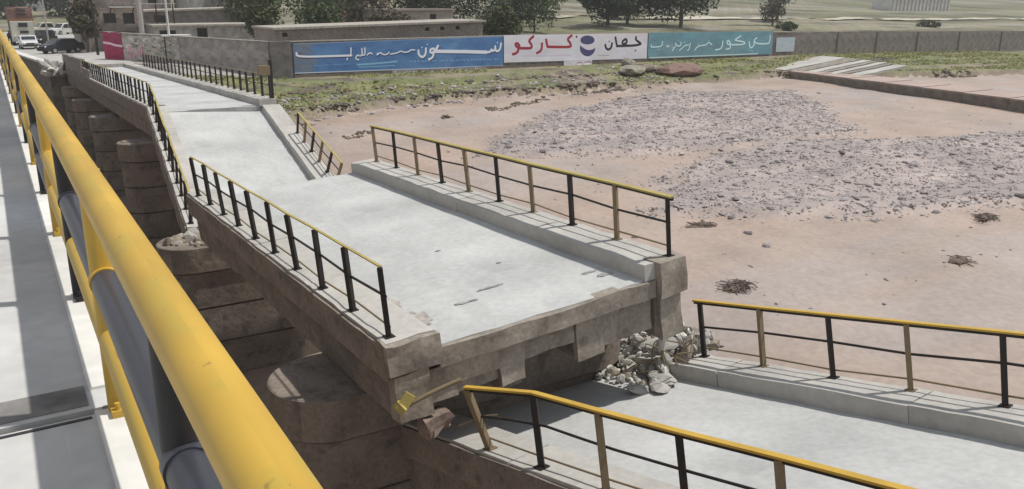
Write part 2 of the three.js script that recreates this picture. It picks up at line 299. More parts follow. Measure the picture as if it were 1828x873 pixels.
// far intact deck: gently falling towards the town
{
  const t = makeSpan('intact far length of the old bridge leading to the town', [5.63, 5.1, -39.42], [-1.41, .1, 0], -45, .0, { seed: 41 });
  t.name = 'bridge_deck'; t.userData.category = 'bridge deck';
  mesh('parapet', rough(-.16, .16, -.1, 1.05, -45, -28.5, .6, .03, 1.2, 42), M.wall, t);
  mesh('parapet', rough(-.13, .13, -.1, .5, -28.4, -23.5, .6, .03, 1.2, 43), M.wall, t);
}
// piers
function pier(label, tip, z, top, r, len, base, yawDeg = 0, mt = M.pier, group) {
  const t = thing('bridge_pier', label, 'bridge pier', group); t.position.set(tip + r, 0, z); t.rotation.y = THREE.MathUtils.degToRad(yawDeg);
  const stad = (R) => { const s = new THREE.Shape(); s.absarc(0, 0, R, Math.PI / 2, Math.PI * 1.5, false); s.lineTo(len, -R); s.absarc(len, 0, R, -Math.PI / 2, Math.PI / 2, false); s.lineTo(0, R); return s; };
  const ext = (R, y0, y1) => uvm(new THREE.ExtrudeGeometry(stad(R), { depth: y1 - y0, bevelEnabled: true, bevelSize: .03, bevelThickness: .02, bevelSegments: 1, curveSegments: 14 }).rotateX(-Math.PI / 2).translate(0, y0, 0), z);
  mesh('cap', ext(r - .03, top - .75, top - .02), mt, t);
  const n = Math.ceil((top - .8 - base) / 1.15);
  for (let i = 0; i < n; i++) mesh('course', ext(r - .12 - .012 * (i % 2), top - .8 - (i + 1) * 1.15 + .05, top - .82 - i * 1.15), i % 2 ? M.pier : M.concDark, t);
  return t;
}
pier('rounded concrete pier under the near end of the fallen middle span', 3.2, -13.1, 3.24, 1.0, 5.2, -2.8);
pier('broken pier with a slanted whitish top under the junction of two fallen spans', 3.42, -26.0, 2.48, .95, 5.4, -2.8);
pier('tall rounded pier where the intact deck ends and the sloping span begins', 4.18, -40.1, 3.5, .95, 5.4, -2.8);
pier('second rounded pier beyond the break under the intact deck', 4.28, -53.2, 3.15, .95, 5.4, -2.8);
pier('third rounded pier beyond the break under the intact deck', 4.32, -65, 2.95, .95, 5.4, -2.8);
pier('last and smallest looking pier, next to the far retaining wall', 4.5, -76.1, 2.88, .9, 5.4, -2.8);

// railings of the old bridge
function railing(label, pos, rot, x, zs, o = {}) {
  const t = frame(thing('bridge_railing', label, 'railing'), pos, ...rot), H = o.h || 1.1, w = o.w || .08;
  const top = [];
  zs.forEach((z, i) => {
    const jr = rng(i * 7 + Math.round(x * 31) + zs.length * 13), ln = o.lean?.[i] ? o.lean[i] : [.05 * (jr() - .5), .05 * (jr() - .5)], T_ = [x + ln[0], H - .03, z + ln[1]]; top.push([T_[0], H, T_[2]]);
    const g = merge([bar([x, -.04, z], T_, w, w), bar([x, -.045, z], [x, .02, z], w * 1.9, w * 1.9)]);
    mesh('post', g, (o.alt && i % 2 === o.alt - 1) ? M.tan : M.black, t);
  });
  const a = zs[0] - (o.ov ?? .03), b = zs[zs.length - 1] + (o.ov ?? .03), n = zs.length - 1;
  top[0][2] += a - zs[0]; top[n][2] += b - zs[n];
  const run = (y, rad) => { const P = zs.map((z, i) => { const l = o.lean?.[i] || [0, 0]; return [x + l[0] * y / H + w * .5, y + .028 * Math.sin(i * 2.3 + x + y * 9), z + l[1] * y / H]; }); return tube(P, rad, 6); };
  if (!o.noTop) mesh('top_rail', merge(top.slice(0, -1).map((p, i) => bar(p, top[i + 1], o.tw || .10, o.th || .03))), o.topMat || M.yellowWorn, t);
  if (!o.noTop && !o.tw) mesh('rail_shade_bar', merge(top.slice(0, -1).map((p, i) => bar([p[0] + .012, p[1] - .043, p[2]], [top[i + 1][0] + .012, top[i + 1][1] - .043, top[i + 1][2]], .05, .05))), M.black, t);  // black bar added below the rail plate, standing in for its shaded side
  mesh('middle_rail', run(H * .55, .022), M.black, t);
  if (!o.noLow) mesh('lower_rail', run(H * .14, .017), M.tan, t);
  return t;
}
const seq = (a, b, n) => Array.from({ length: n }, (_, i) => lerp(a, b, i / (n - 1)));
railing('black railing on the left kerb of the fallen middle span', ...SPAN_B, 0, seq(-12.95, -.02, 10), { tw: .045, th: .022 });
railing('yellow topped railing on the right kerb of the fallen middle span', ...SPAN_B, W, seq(-13.1, .1, 10), { alt: 1, ov: .12 });
railing('yellow topped railing at the right edge, on the far kerb of the lowest span', ...SPAN_C, W, [-.68, .65, 2.02, 3.33, 4.69, 6.05, 7.4, 8.75, 10.1], { alt: 2, ov: .14, topMat: M.yellow });
const cl = railing('bent yellow topped railing in the near right corner, nearest of the old railings', ...SPAN_C, 0, [-.54, .67, 1.96, 3.3, 4.62, 5.95, 7.3, 8.6, 10], { alt: 1, ov: .05, lean: [[-.36, .12]], w: .09, topMat: M.yellow });
mesh('bent_rail', tube([[-.38, 1.22, -.5], [-.72, 1.13, -.66], [-1.0, 1.04, -.78], [-1.2, .98, -.84]], .035, 7, true), M.tan, cl);
mesh('bent_rail_end', merge([bar([-1.1, 1.16, -.78], [-1.27, .95, -.86], .05, .16), bar([-1.3, 1.06, -.9], [-1.24, .92, -.8], .05, .12)]), M.yellowWorn, cl);
mesh('loose_rod', tube([[-.46, .5, -.62], [-.1, .56, -.5], [0, .6, -.2]], .02, 6), M.tan, cl);
railing('dense black railing on the left kerb of the sloping span', ...SPAN_A, 0, seq(.1, 12.9, 12), { h: 1.0, tw: .06, th: .03 });
railing('low leaning railing on the right kerb of the sloping span', ...SPAN_A, W - .05, seq(4.3, 10.2, 6), { h: .92, alt: 2, tw: .07, lean: seq(0, 1, 6).map((t) => [.08 * t, .1 + .3 * t]) });
const FARP = [[5.63, 5.1, -39.42], [-1.41, .1, 0]];
railing('dense dark railing on the left edge of the intact deck', ...FARP, 0, seq(-28.2, -.3, 25), { h: 1.0, w: .075, tw: .05, th: .03 });
railing('dark railing on the right edge of the intact deck, running back to the murals', ...FARP, W, seq(-37.5, -.4, 28), { h: 1.05, w: .085, tw: .06, topMat: M.tan });
{ // end post with a box, right end of the intact railing
  const t = frame(thing('utility_post', 'dark post with a small box at the corner where the sloping span begins', 'post'), [11.0, 5.0, -39.6], 0, 0, 0);
  mesh('pole', box(.13, 1.9, .13, 0, .9, 0), M.black, t); mesh('meter_box', box(.5, .42, .3, -.3, 1.4, 0), M.tan, t);
}

// rubble
function chunkGeo(s, r, dt = 1) { const g = new THREE.IcosahedronGeometry(s, dt); const p = g.attributes.position, q = r() * 99; for (let i = 0; i < p.count; i++) { const x = p.getX(i), y = p.getY(i), z = p.getZ(i); const k = .72 + .6 * vn(x / s * 1.4 + q, y / s * 1.4 + q, z / s * 1.4); p.setXYZ(i, x * k * 1.2, y * k * .75, z * k); } return uvm(g); }
const CH = Array.from({ length: 6 }, (_, i) => chunkGeo(1, rng(400 + i)));
const CHA = Array.from({ length: 6 }, (_, i) => chunkGeo(1.15, rng(500 + i), 0));
function pile(label, pts, n, sz, m, seed, cat = 'rubble') {
  const t = thing('rubble_pile', label, cat), r = rng(seed);
  for (let i = 0; i < n; i++) { const o = mesh('concrete_chunk', CHA[i % 6], m[i % m.length], t), q = pts(r, i / n), s = sz * (.35 + 1.0 * r() ** 2); o.position.set(...q); o.scale.set(s * rr(.8, 1.5, r), s * rr(.6, 1.1, r), s * rr(.7, 1.2, r)); o.rotation.set(r() * 6, r() * 6, r() * 6); }
  return t;
}
// heap at the right corner of the middle span, along its broken underside
{
  const heap = pile('heap of broken whitish concrete under the right corner of the fallen middle span', (r, f) => {
    if (f < .62) { const u = r(), v = r(), z = lerp(-10.9, -12.9, u), x = lerp(9.35, 10.55, v); return [x, 2.52 + (z + 10.9) * .2 + r() * (.14 + .42 * smooth(.2, .9, v)), z]; }
    const u = r(), v = r(); return [lerp(10.35, 11.35, v), 2.85 + (-.25 * u) + r() * .62 * (1 - Math.abs(v - .5)), lerp(-11.1, -13.0, u)];
  }, 285, .092, [M.kerb, M.whitePaint, M.whitePaint, M.kerb, M.concPale], 91);
  for (const [x, y, z, s] of [[9.75, 2.62, -10.75, .2], [9.45, 2.55, -10.9, .18], [9.95, 2.66, -10.95, .2], [10.3, 3.1, -11.4, .2]]) { const o = mesh('concrete_chunk', CH[2], M.kerb, heap); o.position.set(x, y, z); o.scale.set(s * 1.6, s * .6, s); o.rotation.set(.2, x * 3, .3); }
  const ring = mesh('curled_slab', new THREE.TorusGeometry(.26, .05, 6, 20, 4.6).scale(1, 1.1, 1.6), M.whitePaint, heap); ring.position.set(10.35, 3.25, -11.3); ring.rotation.set(.2, .5, .4);
  for (let i = 0; i < 9; i++) { const x = rr(9.3, 10.9), z = rr(-11.3, -10.5), y = 2.75 + (x - 9.3) * .3; mesh('bent_rebar', tube([[x, y, z], [x + rr(-.3, .3), y + rr(.1, .45), z + rr(-.1, .3)], [x + rr(-.6, .6), y + rr(-.1, .4), z + rr(0, .5)]], .013, 5, true), M.tan, heap); }
}
pile('pale crumbled concrete on the broken pier at the foot of the sloping span', (r) => { const a = r() * 6.28, d = Math.sqrt(r()); return [4.45 + .6 * d * Math.cos(a), 2.46 + .18 * (1 - d) * r(), -25.95 + .75 * d * Math.sin(a)]; }, 50, .17, [M.kerb, M.concPale, M.concPale], 92);
pile('small heap of pale rubble at the far retaining wall by the last pier', (r) => [rr(3.9, 5.3, r), 3.5 + .7 * r(), rr(-83.2, -82.2, r)], 26, .4, [M.kerb, M.whitePaint], 93);
pile('scatter of small concrete crumbs on the right deck edge of the lowest span', (r) => [rr(10.6, 11.5, r), 2.85 + .25 * r(), rr(-12.3, -11.0, r)], 34, .15, [M.kerb, M.concPale], 95);

// ---------------------------------------------------------------- new road bridge with its pipe railing
const DK = 7.8;
const prof = (a) => DK - 3.7 * smooth(26, 125, a);
{
  const t = thing('road_bridge', 'new concrete road bridge under the viewer, at the left edge', 'bridge');
  const strip = (x0, x1, a0, a1, up, m, name, dy = .3) => { const L = []; const n = Math.max(1, Math.ceil((a1 - a0) / 6)); for (let i = 0; i < n; i++) { const p = lerp(a0, a1, i / n), q = lerp(a0, a1, (i + 1) / n); const b = box(x1 - x0, dy, q - p, (x0 + x1) / 2, -dy / 2, 0), s = (prof(q) - prof(p)) / (q - p), pp = b.attributes.position; for (let k = 0; k < pp.count; k++) pp.setY(k, pp.getY(k) + up + (prof(p) + prof(q)) / 2 - s * pp.getZ(k)), pp.setZ(k, pp.getZ(k) - (p + q) / 2); L.push(uvm(b)); } return mesh(name, merge(L), m, t); };
  strip(-9, .285, -14, 3.70, 0, M.newDeck, 'deck'); strip(-9, .285, 3.76, 122, 0, M.newDeck, 'deck');
  strip(.165, .30, -14, 3.70, .014, M.whitePaint, 'kerb_strip', .5); strip(.165, .30, 3.96, 122, .014, M.whitePaint, 'kerb_strip', .5);
  strip(-9, .149, 3.80, 4.02, .006, M.asphalt, 'expansion_joint', .02); strip(-9, .27, 3.68, 3.78, -.06, M.dark, 'joint_gap', .3);
  strip(-9, .149, 3.66, 3.68, .004, M.dark, 'joint_edge', .03);
  strip(-8, .1, -14, 122, -.31, M.concDark, 'girder', 1.3);
}
{
  const t = thing('pipe_railing', 'thick yellow steel pipe railing of the new bridge along the left edge', 'railing');
  const px = .27, tx = .232, cap = (r, m, name, pts) => { mesh(name, tube(pts, r, 20, true), m, t); for (const p of [pts[0], pts[pts.length - 1]]) void p; };
  const line = (x, h, a0, a1, n = 2) => seq(a0, a1, n).map((a) => [x, prof(a) + h, -a]);
  cap(.052, M.yellow, 'top_rail', line(tx, 1.09, -.6, 122, 40));
  const posts = []; for (let a = 2.0 - 1.65 * 2; a < 60; a += 1.65) posts.push(a);
  const cyl = (r, L) => new THREE.LatheGeometry([[0, -L / 2], [r * .8, -L / 2], [r, -L / 2 + .018], [r, L / 2 - .018], [r * .8, L / 2], [0, L / 2]].map((p) => new THREE.Vector2(...p)), 28).rotateX(Math.PI / 2);
  const gA = cyl(.056, 1.2), gB = cyl(.053, .446), gl = cyl(.057, 1.3), glB = cyl(.053, .346);
  const pg = merge([new THREE.CylinderGeometry(.044, .052, 1.05, 18).translate(0, .53, 0), box(.13, .03, .18, .02, .03, 0), ...[-1, 1].map((k) => new THREE.CylinderGeometry(.012, .012, .03, 6).translate(-.02, .06, k * .07))]);
  const g165 = cyl(.056, 1.64), gl165 = cyl(.056, 1.645), clamp_ = new THREE.CylinderGeometry(.062, .062, .05, 20).rotateX(Math.PI / 2);
  posts.forEach((a, i) => {
    const y = prof(a), p = mesh('post', pg, i % 2 ? M.yellow : M.railBlack, t); p.position.set(px - .004, y, -a - .02);
    const put = (name, g, m, c, h) => { const o = mesh(name, g, m, t); o.position.set(px, prof(c) + h, -c); o.rotation.x = Math.atan(prof(c + .5) - prof(c - .5)); };
    put('middle_rail', g165, i < 5 || i % 2 === 0 ? M.railGrey : M.yellow, a - .825, .6); put('lower_rail', gl165, i > 4 && i % 3 === 0 ? M.railGrey : M.yellow, a - .825, .34);
    put('clamp', clamp_, i % 2 ? M.yellow : M.railGrey, a - .02, .6);
  });
}

// ---------------------------------------------------------------- walls, signs
const WZ = -74.2;
function strokes(g, L, map, lw, col) { g.strokeStyle = col; g.lineCap = g.lineJoin = 'round'; for (const l of L) { const w = typeof l[0] === 'number' ? l[0] : lw; const P = (typeof l[0] === 'number' ? l.slice(1) : l).map(([x, y]) => map(x, y)); g.lineWidth = w; g.beginPath(); g.moveTo(...P[0]); if (P.length === 1) g.lineTo(P[0][0] + .1, P[0][1]); for (let i = 1; i < P.length - 1; i++) g.quadraticCurveTo(...P[i], (P[i][0] + P[i + 1][0]) / 2, (P[i][1] + P[i + 1][1]) / 2); if (P.length > 1) g.lineTo(...P[P.length - 1]); g.stroke(); } }
function canvasTex(w, h, draw) { const c = document.createElement('canvas'); c.width = w; c.height = h; const g = c.getContext('2d'); draw(g, w, h); const t = new THREE.CanvasTexture(c); t.colorSpace = THREE.SRGBColorSpace; t.anisotropy = 8; return t; }
function blotch(g, w, h, seed, cols, n, s, al = .12) { const r = rng(seed); for (let i = 0; i < n; i++) { g.globalAlpha = al * r(); g.fillStyle = cols[i % cols.length]; g.beginPath(); g.ellipse(r() * w, r() * h, s * (.3 + 2 * r()), s * (.2 + .5 * r()), r() - .5, 0, 6.3); g.fill(); } g.globalAlpha = 1; }
function sign(name, label, x0, x1, yT0, yT1, yB0, yB1, draw, proud = .1) {           // a painted panel on the wall: its four corners, 6 cm thick
  const s = new THREE.Shape([[x0, yB0], [x1, yB1], [x1, yT1], [x0, yT0]].map((q) => new THREE.Vector2(...q)));
  const g = new THREE.ExtrudeGeometry(s, { depth: .06, bevelEnabled: false }).translate(0, 0, WZ + proud), p = g.attributes.position, u = g.attributes.uv;
  for (let i = 0; i < p.count; i++) { const k = (p.getX(i) - x0) / (x1 - x0); u.setXY(i, k, (p.getY(i) - lerp(yB0, yB1, k)) / (lerp(yT0, yT1, k) - lerp(yB0, yB1, k))); }
  const W_ = 2048, H_ = Math.round(2048 * (yT0 - yB0) / (x1 - x0));
  const t = canvasTex(Math.min(W_, 1400), Math.round(H_ * 1400 / W_), draw);
  return tag(mesh(name, g, new THREE.MeshStandardMaterial({ map: t, roughness: .7 }), scene), label, 'sign');
}
{
  const t = thing('compound_wall', 'long grey compound wall carrying the painted signs above the grassy bank', 'wall');
  const L = [[21.2, 5.98, 2.2], [44, 6.02, 2.1], [62.6, 5.9, 2.1], [86.8, 5.62, 2.1], [100, 5.5, 1.9], [139, 4.85, .9], [180, 4.0, -.4], [260, 2.6, -1.5]];
  for (let i = 0; i + 1 < L.length; i++) { const [x0, t0, b0] = L[i], [x1, t1, b1] = L[i + 1], s = new THREE.Shape([[x0, b0], [x1, b1], [x1, t1], [x0, t0]].map((q) => new THREE.Vector2(...q))); mesh('wall_panel', uvm(new THREE.ExtrudeGeometry(s, { depth: .35, bevelEnabled: false }).translate(0, 0, WZ - .35)), M.wall, t); if (i < 3) mesh('coping', bar([x0, t0 + .04, WZ - .17], [x1, t1 + .04, WZ - .17], .5, .08), M.mudLight, t); }
  for (const x of [95, 103, 112, 122, 133, 146]) mesh('pilaster', box(.5, 3.4, .12, x, pw(x, L) - 1.75, WZ + .06), M.wall, t);
  mesh('corner_pillar', rough(20.7, 22.5, 2.2, 6.08, WZ - .5, WZ + .25, .7, .03, 1.1, 4), mat([.24, .23, .24], T.concrete), t);
  mesh('footing', rough(22.6, 62, 2.2, 3.16, WZ + .01, WZ + .22, 1.4, .05, .7, 6), M.concDark, t);
}
sign('painted_sign', 'long blue wall sign with white lettering, left of the white one', 22.7, 43.95, 5.85, 6.07, 3.28, 3.12, (g, w, h) => {
  const r = rng(8), x0 = 125, x1 = 1812, m = (x, y) => { const k = (x - x0) / (x1 - x0); const top = 130 - 70 * k, bot = 372 - 84 * k; return [k * w, (y - top) / (bot - top) * h]; };
  g.fillStyle = '#5580b0'; g.fillRect(0, 0, w, h); blotch(g, w, h, 3, ['#3d6aa6', '#6f97c6', '#5a86b8', '#3a6298'], 260, 60, .35);
  g.fillStyle = '#7f93ad'; blotch(g, w * .07, h, 4, ['#7a7c86', '#6d7480'], 60, 24, .7);
  const dk = '#1c2f55', sh = (L, lw) => { strokes(g, L, (x, y) => { const p = m(x, y); return [p[0] + 2, p[1] + 6]; }, lw, dk); strokes(g, L, m, lw, '#eef1fb'); };
  sh([[[1795, 118], [1790, 160], [1765, 178], [1745, 172], [1742, 140]], [[1742, 160], [1722, 182], [1708, 160], [1700, 184], [1660, 186], [1200, 192]], [16, [1240, 148], [1228, 170], [1205, 196]], [[1205, 170], [1178, 172], [1170, 196], [1196, 206], [1206, 182], [1196, 236], [1160, 250]], [[1138, 168], [1140, 210], [1108, 240], [1078, 220], [1076, 186]]], 13);
  strokes(g, [[[1450, 186], [1660, 186]], [[1215, 190], [1480, 186]], [8, [1106, 160]], [8, [1150, 135]], [8, [1762, 112]]], m, 19, '#eef1fb');
  sh([[[1045, 182], [1015, 178], [1000, 196], [960, 204], [930, 188], [910, 206], [850, 216]], [[838, 200], [830, 218], [790, 222], [770, 200], [740, 226], [748, 210]], [[705, 214], [690, 200], [668, 222]], [[650, 165], [654, 222], [632, 224]], [[628, 170], [632, 226], [606, 232], [590, 218], [575, 256], [600, 262]], [[545, 165], [546, 225], [520, 232], [512, 262]]], 8);
  sh([[[546, 226], [490, 228], [150, 238], [146, 205]]], 12); strokes(g, [[8, [172, 208]], [6, [980, 172]], [6, [585, 205]], [6, [860, 186]]], m, 8, '#1c2b44');
  strokes(g, [[[590, 300], [740, 288], [900, 270]], [4, [600, 318], [880, 300]]], m, 9, '#86bcd8');
  for (let i = 0; i < 26; i++) { const x = 1000 + i * 30 + r() * 12, y = 268 - i * 1.3; strokes(g, [[[x, y], [x + 8, y - 6 * r()], [x + 16, y + 4]]], m, 3, '#a9c8e4'); }
  for (let i = 0; i < 20; i++) { const x = 180 + i * 18 + r() * 10, y = 312 - i * .9; strokes(g, [[[x, y], [x + 8, y - 7 * r()], [x + 14, y + 3]]], m, 3, '#6f9fce'); }
  g.fillStyle = '#c9d4e4'; g.fillRect(0, h - 5, w, 5); g.fillStyle = '#8d9db5'; g.fillRect(0, 0, w, 4);
});
sign('painted_sign', 'white wall sign with red and black lettering around a round purple emblem', 44.08, 62.6, 6.14, 5.95, 3.46, 3.24, (g, w, h) => {
  const m = (x, y) => { const k = (x - 52) / 1738; const top = 90 - 28 * k, bot = 408 - 55 * k; return [k * w, (y - top) / (bot - top) * h]; };
  g.fillStyle = '#e3e2ea'; g.fillRect(0, 0, w, h); blotch(g, w, h, 5, ['#d9cfd6', '#f2f2f6', '#cfd3e0', '#e6d8dc'], 160, 60, .4);
  g.globalAlpha = .5; strokes(g, [[[250, 330], [480, 332]], [[490, 330], [830, 318]]], m, 10, '#c9b9d6'); g.globalAlpha = 1;
  const red = '#a3263a', blk = '#23262c';
  strokes(g, [[[825, 92], [795, 112], [775, 140], [812, 180], [822, 226], [700, 226], [545, 224]], [[525, 142], [532, 180], [542, 224]], [[478, 186], [478, 250], [452, 282], [422, 296]], [[378, 104], [345, 132], [328, 162], [362, 200], [360, 236], [330, 242], [216, 240]], [[222, 215], [208, 182], [178, 186], [180, 214], [214, 236], [206, 280], [180, 304], [150, 310]]], m, 20, red);
  strokes(g, [[[1638, 108], [1622, 132], [1690, 170], [1708, 186], [1620, 204], [1490, 208], [1390, 212]], [[1490, 206], [1448, 176], [1480, 138], [1512, 128], [1520, 170], [1462, 196], [1530, 204]], [[1368, 112], [1378, 160], [1392, 212]], [[1326, 180], [1324, 226], [1288, 256], [1252, 240], [1242, 200]], [15, [1634, 262]], [13, [1290, 158]], [16, [884, 104], [884, 108]]], m, 19, blk);
  const pu = '#4a4a78', poly = (P) => { g.fillStyle = pu; g.beginPath(); P.forEach((q, i) => i ? g.lineTo(...m(...q)) : g.moveTo(...m(...q))); g.fill(); };
  const arc = (cx, cy, rx, ry, a0, a1) => seq(a0, a1, 24).map((a) => [cx + rx * Math.cos(a), cy + ry * Math.sin(a)]);
  poly([...arc(1018, 142, 86, 52, Math.PI * .98, Math.PI * 2.02), ...arc(1018, 150, 86, 44, .1, Math.PI * .9)]);
  poly([[928, 204], ...seq(0, 1, 12).map((t) => [928 + 196 * t, 204 + 28 * t + 40 * Math.sin(Math.PI * t)]), ...arc(1022, 232, 96, 100, .05, Math.PI * .96)]);
  for (let i = 0; i < 9; i++) strokes(g, [[[1150 + i * 17, 322], [1158 + i * 17, 318]]], m, 4, '#77738f');
});
sign('painted_sign', 'small white notice painted below the white sign', 51.3, 54.95, 3.42, 3.42, 2.62, 2.6, (g, w, h) => { g.fillStyle = '#d8d5dc'; g.fillRect(0, 0, w, h); blotch(g, w, h, 6, ['#c4bcc8', '#eee'], 60, 80, .5); const q = (x, y) => [x * w, y * h]; strokes(g, [[[.47, .42], [.5, .36], [.58, .36], [.64, .42]], [[.74, .36], [.8, .30], [.9, .3], [.97, .4]]], q, w * .02, '#a04858'); strokes(g, [[[.48, .6], [.62, .58]], [[.72, .58], [.95, .56]]], q, w * .03, '#ffffff'); }, .24);
sign('painted_sign', 'teal wall sign with pale lettering, right of the white one', 62.75, 82.5, 6.02, 5.84, 3.2, 3.08, (g, w, h) => {
  const m = (x, y) => { const k = (x - 40) / 1440; const top = 46 - 6 * k, bot = 350 - 48 * k; return [k * w, (y - top) / (bot - top) * h]; };
  g.fillStyle = '#6c98a6'; g.fillRect(0, 0, w, h); blotch(g, w, h, 7, ['#7f9ea8', '#5f8fa4', '#86a6ac', '#6a8896', '#75b0b8'], 260, 60, .4);
  const c = '#d3eef2', sh = (L, lw) => { strokes(g, L, (x, y) => { const p = m(x, y); return [p[0] + 2, p[1] + 5]; }, lw, '#4a7080'); strokes(g, L, m, lw, c); };
  sh([[[1446, 92], [1448, 176], [1400, 184], [1270, 182], [1250, 150]], [[1276, 116], [1240, 134], [1256, 196], [1215, 236], [1195, 210], [1186, 160]], [[1078, 92], [1018, 128], [1010, 142], [1130, 158], [1136, 186], [1060, 192], [975, 192]], [[960, 178], [934, 132], [912, 160], [930, 188], [964, 190], [962, 238], [915, 242]], [[868, 150], [866, 214], [840, 244], [788, 250]]], 14);
  sh([[[742, 192], [712, 158], [690, 170], [680, 192], [610, 200], [570, 216], [552, 250]], [[494, 170], [490, 236], [470, 256]], [[474, 190], [430, 198], [404, 232], [380, 252]], [[390, 160], [396, 200], [350, 206], [330, 170]], [[330, 206], [300, 258]], [[262, 206], [246, 214], [240, 196]], [[188, 150], [194, 206], [120, 212], [70, 216], [72, 190]]], 11);
  strokes(g, [[1215, 258], [1235, 262], [700, 140], [430, 160], [300, 220], [150, 240], [590, 190]].map((p) => [p]), m, 8, c);
  strokes(g, [[[60, 338], [600, 322], [1300, 296]]], m, 9, '#cfe3e6');
});
sign('painted_sign', 'small plain pale blue panel at the right end of the signs', 83.2, 86.5, 5.04, 5.03, 3.32, 3.3, (g, w, h) => { g.fillStyle = '#b9c3cc'; g.fillRect(0, 0, w, h); blotch(g, w, h, 9, ['#a7c0c8', '#cbc9d2'], 50, 200, .5); });
sign('painted_sign', 'strip of small black and white lettering below the blue sign', 31.8, 42.0, 3.2, 3.1, 2.72, 2.62, (g, w, h) => { g.fillStyle = '#938c88'; g.fillRect(0, 0, w, h); const r = rng(12), q = (x, y) => [x * w, y * h]; for (let i = 0; i < 30; i++) { const x = .02 + i * .032 + r() * .01; strokes(g, [[[x, .2 + .5 * r()], [x + .01, .3 + .5 * r()], [x + .02 * r(), .9 * r()]]], q, w * (i > 12 && i < 20 ? .009 : .006), i % 3 && i > 7 && i < 20 ? '#20222a' : '#e6e4ea'); } }, .26);

// road side wall of the compound with banner and mural
{
  const A = [9.6, -91.2], Bq = [20.9, -74.3], L = Math.hypot(Bq[0] - A[0], Bq[1] - A[1]), ang = Math.atan2(-(Bq[1] - A[1]), Bq[0] - A[0]);
  const put = (o) => { o.position.set(A[0], 0, A[1]); o.rotation.y = ang; return o; };
  const wm = mat([.60, .57, .56], T.concrete), t = put(thing('roadside_wall', 'grey wall along the road behind the old bridge railing', 'wall'));
  const s = new THREE.Shape([[0, 3.5], [L, 2.4], [L, 5.95], [0, 6.5]].map((q) => new THREE.Vector2(...q)));
  mesh('wall_panel', uvm(new THREE.ExtrudeGeometry(s, { depth: .3, bevelEnabled: false }).translate(0, 0, -.3)), wm, t);
  mesh('coping', bar([0, 6.56, -.15], [L, 6.01, -.15], .42, .1), M.mudLight, t);
  const b = put(tag(mesh('banner', new THREE.BoxGeometry(2.5, 2.6, .05, 12, 10, 1).translate(1.2, 5.28, .07), new THREE.MeshStandardMaterial({ roughness: .85, map: canvasTex(256, 256, (g, w, h) => { g.fillStyle = '#8f3550'; g.fillRect(0, 0, w, h); g.fillStyle = '#a02848'; g.fillRect(0, h * .45, w, h); blotch(g, w, h, 21, ['#7b2f4a', '#b04060', '#a5506a'], 80, 40, .5); strokes(g, [[[.02, .38], [.3, .4], [.6, .46], [.98, .5]]], (x, y) => [x * w, y * h], 20, '#e8c8d6'); }) }), scene), 'crimson cloth banner with a white stripe at the far end of the roadside wall', 'banner'));
  b.position.y = 0; { const p = b.geometry.attributes.position; for (let i = 0; i < p.count; i++) p.setZ(i, p.getZ(i) + .05 * Math.sin(p.getX(i) * 5)); b.geometry.computeVertexNormals(); }
  put(tag(mesh('mural', box(7.2, 2.5, .04, 6.1, 5.02, .04), new THREE.MeshStandardMaterial({ roughness: .9, map: canvasTex(1024, 384, (g, w, h) => {
    g.fillStyle = '#b0aaa0'; g.fillRect(0, 0, w, h); const r = rng(31); blotch(g, w, h, 32, ['#d2ccc0', '#7c7c60', '#b8a8a8', '#5f6450', '#e0dccc'], 240, 30, .9);
    const q = (x, y) => [x * w, y * h];
    for (let i = 0; i < 40; i++) { const x = rr(.1, .75, r), y = rr(.05, .5, r); strokes(g, [[[x, y], [x + .03 * r(), y + .1 * r()], [x + .06 * (r() - .3), y + .12 * r()]]], q, 6 + 8 * r(), ['#d8d8c8', '#6f7a50', '#5a5f48', '#c8c890', '#b08890'][i % 5]); }
    for (let i = 0; i < 16; i++) { const x = rr(0, .38, r), y = rr(.5, .95, r); strokes(g, [[[x, y], [x + .02, y - .2], [x + .05, y - .15], [x + .05, y + .05]]], q, 11, i % 3 ? '#d8a8b8' : '#b86880'); }
  }) }), scene), 'faded wall mural of pale and pink shapes beside the crimson banner', 'mural'));
}

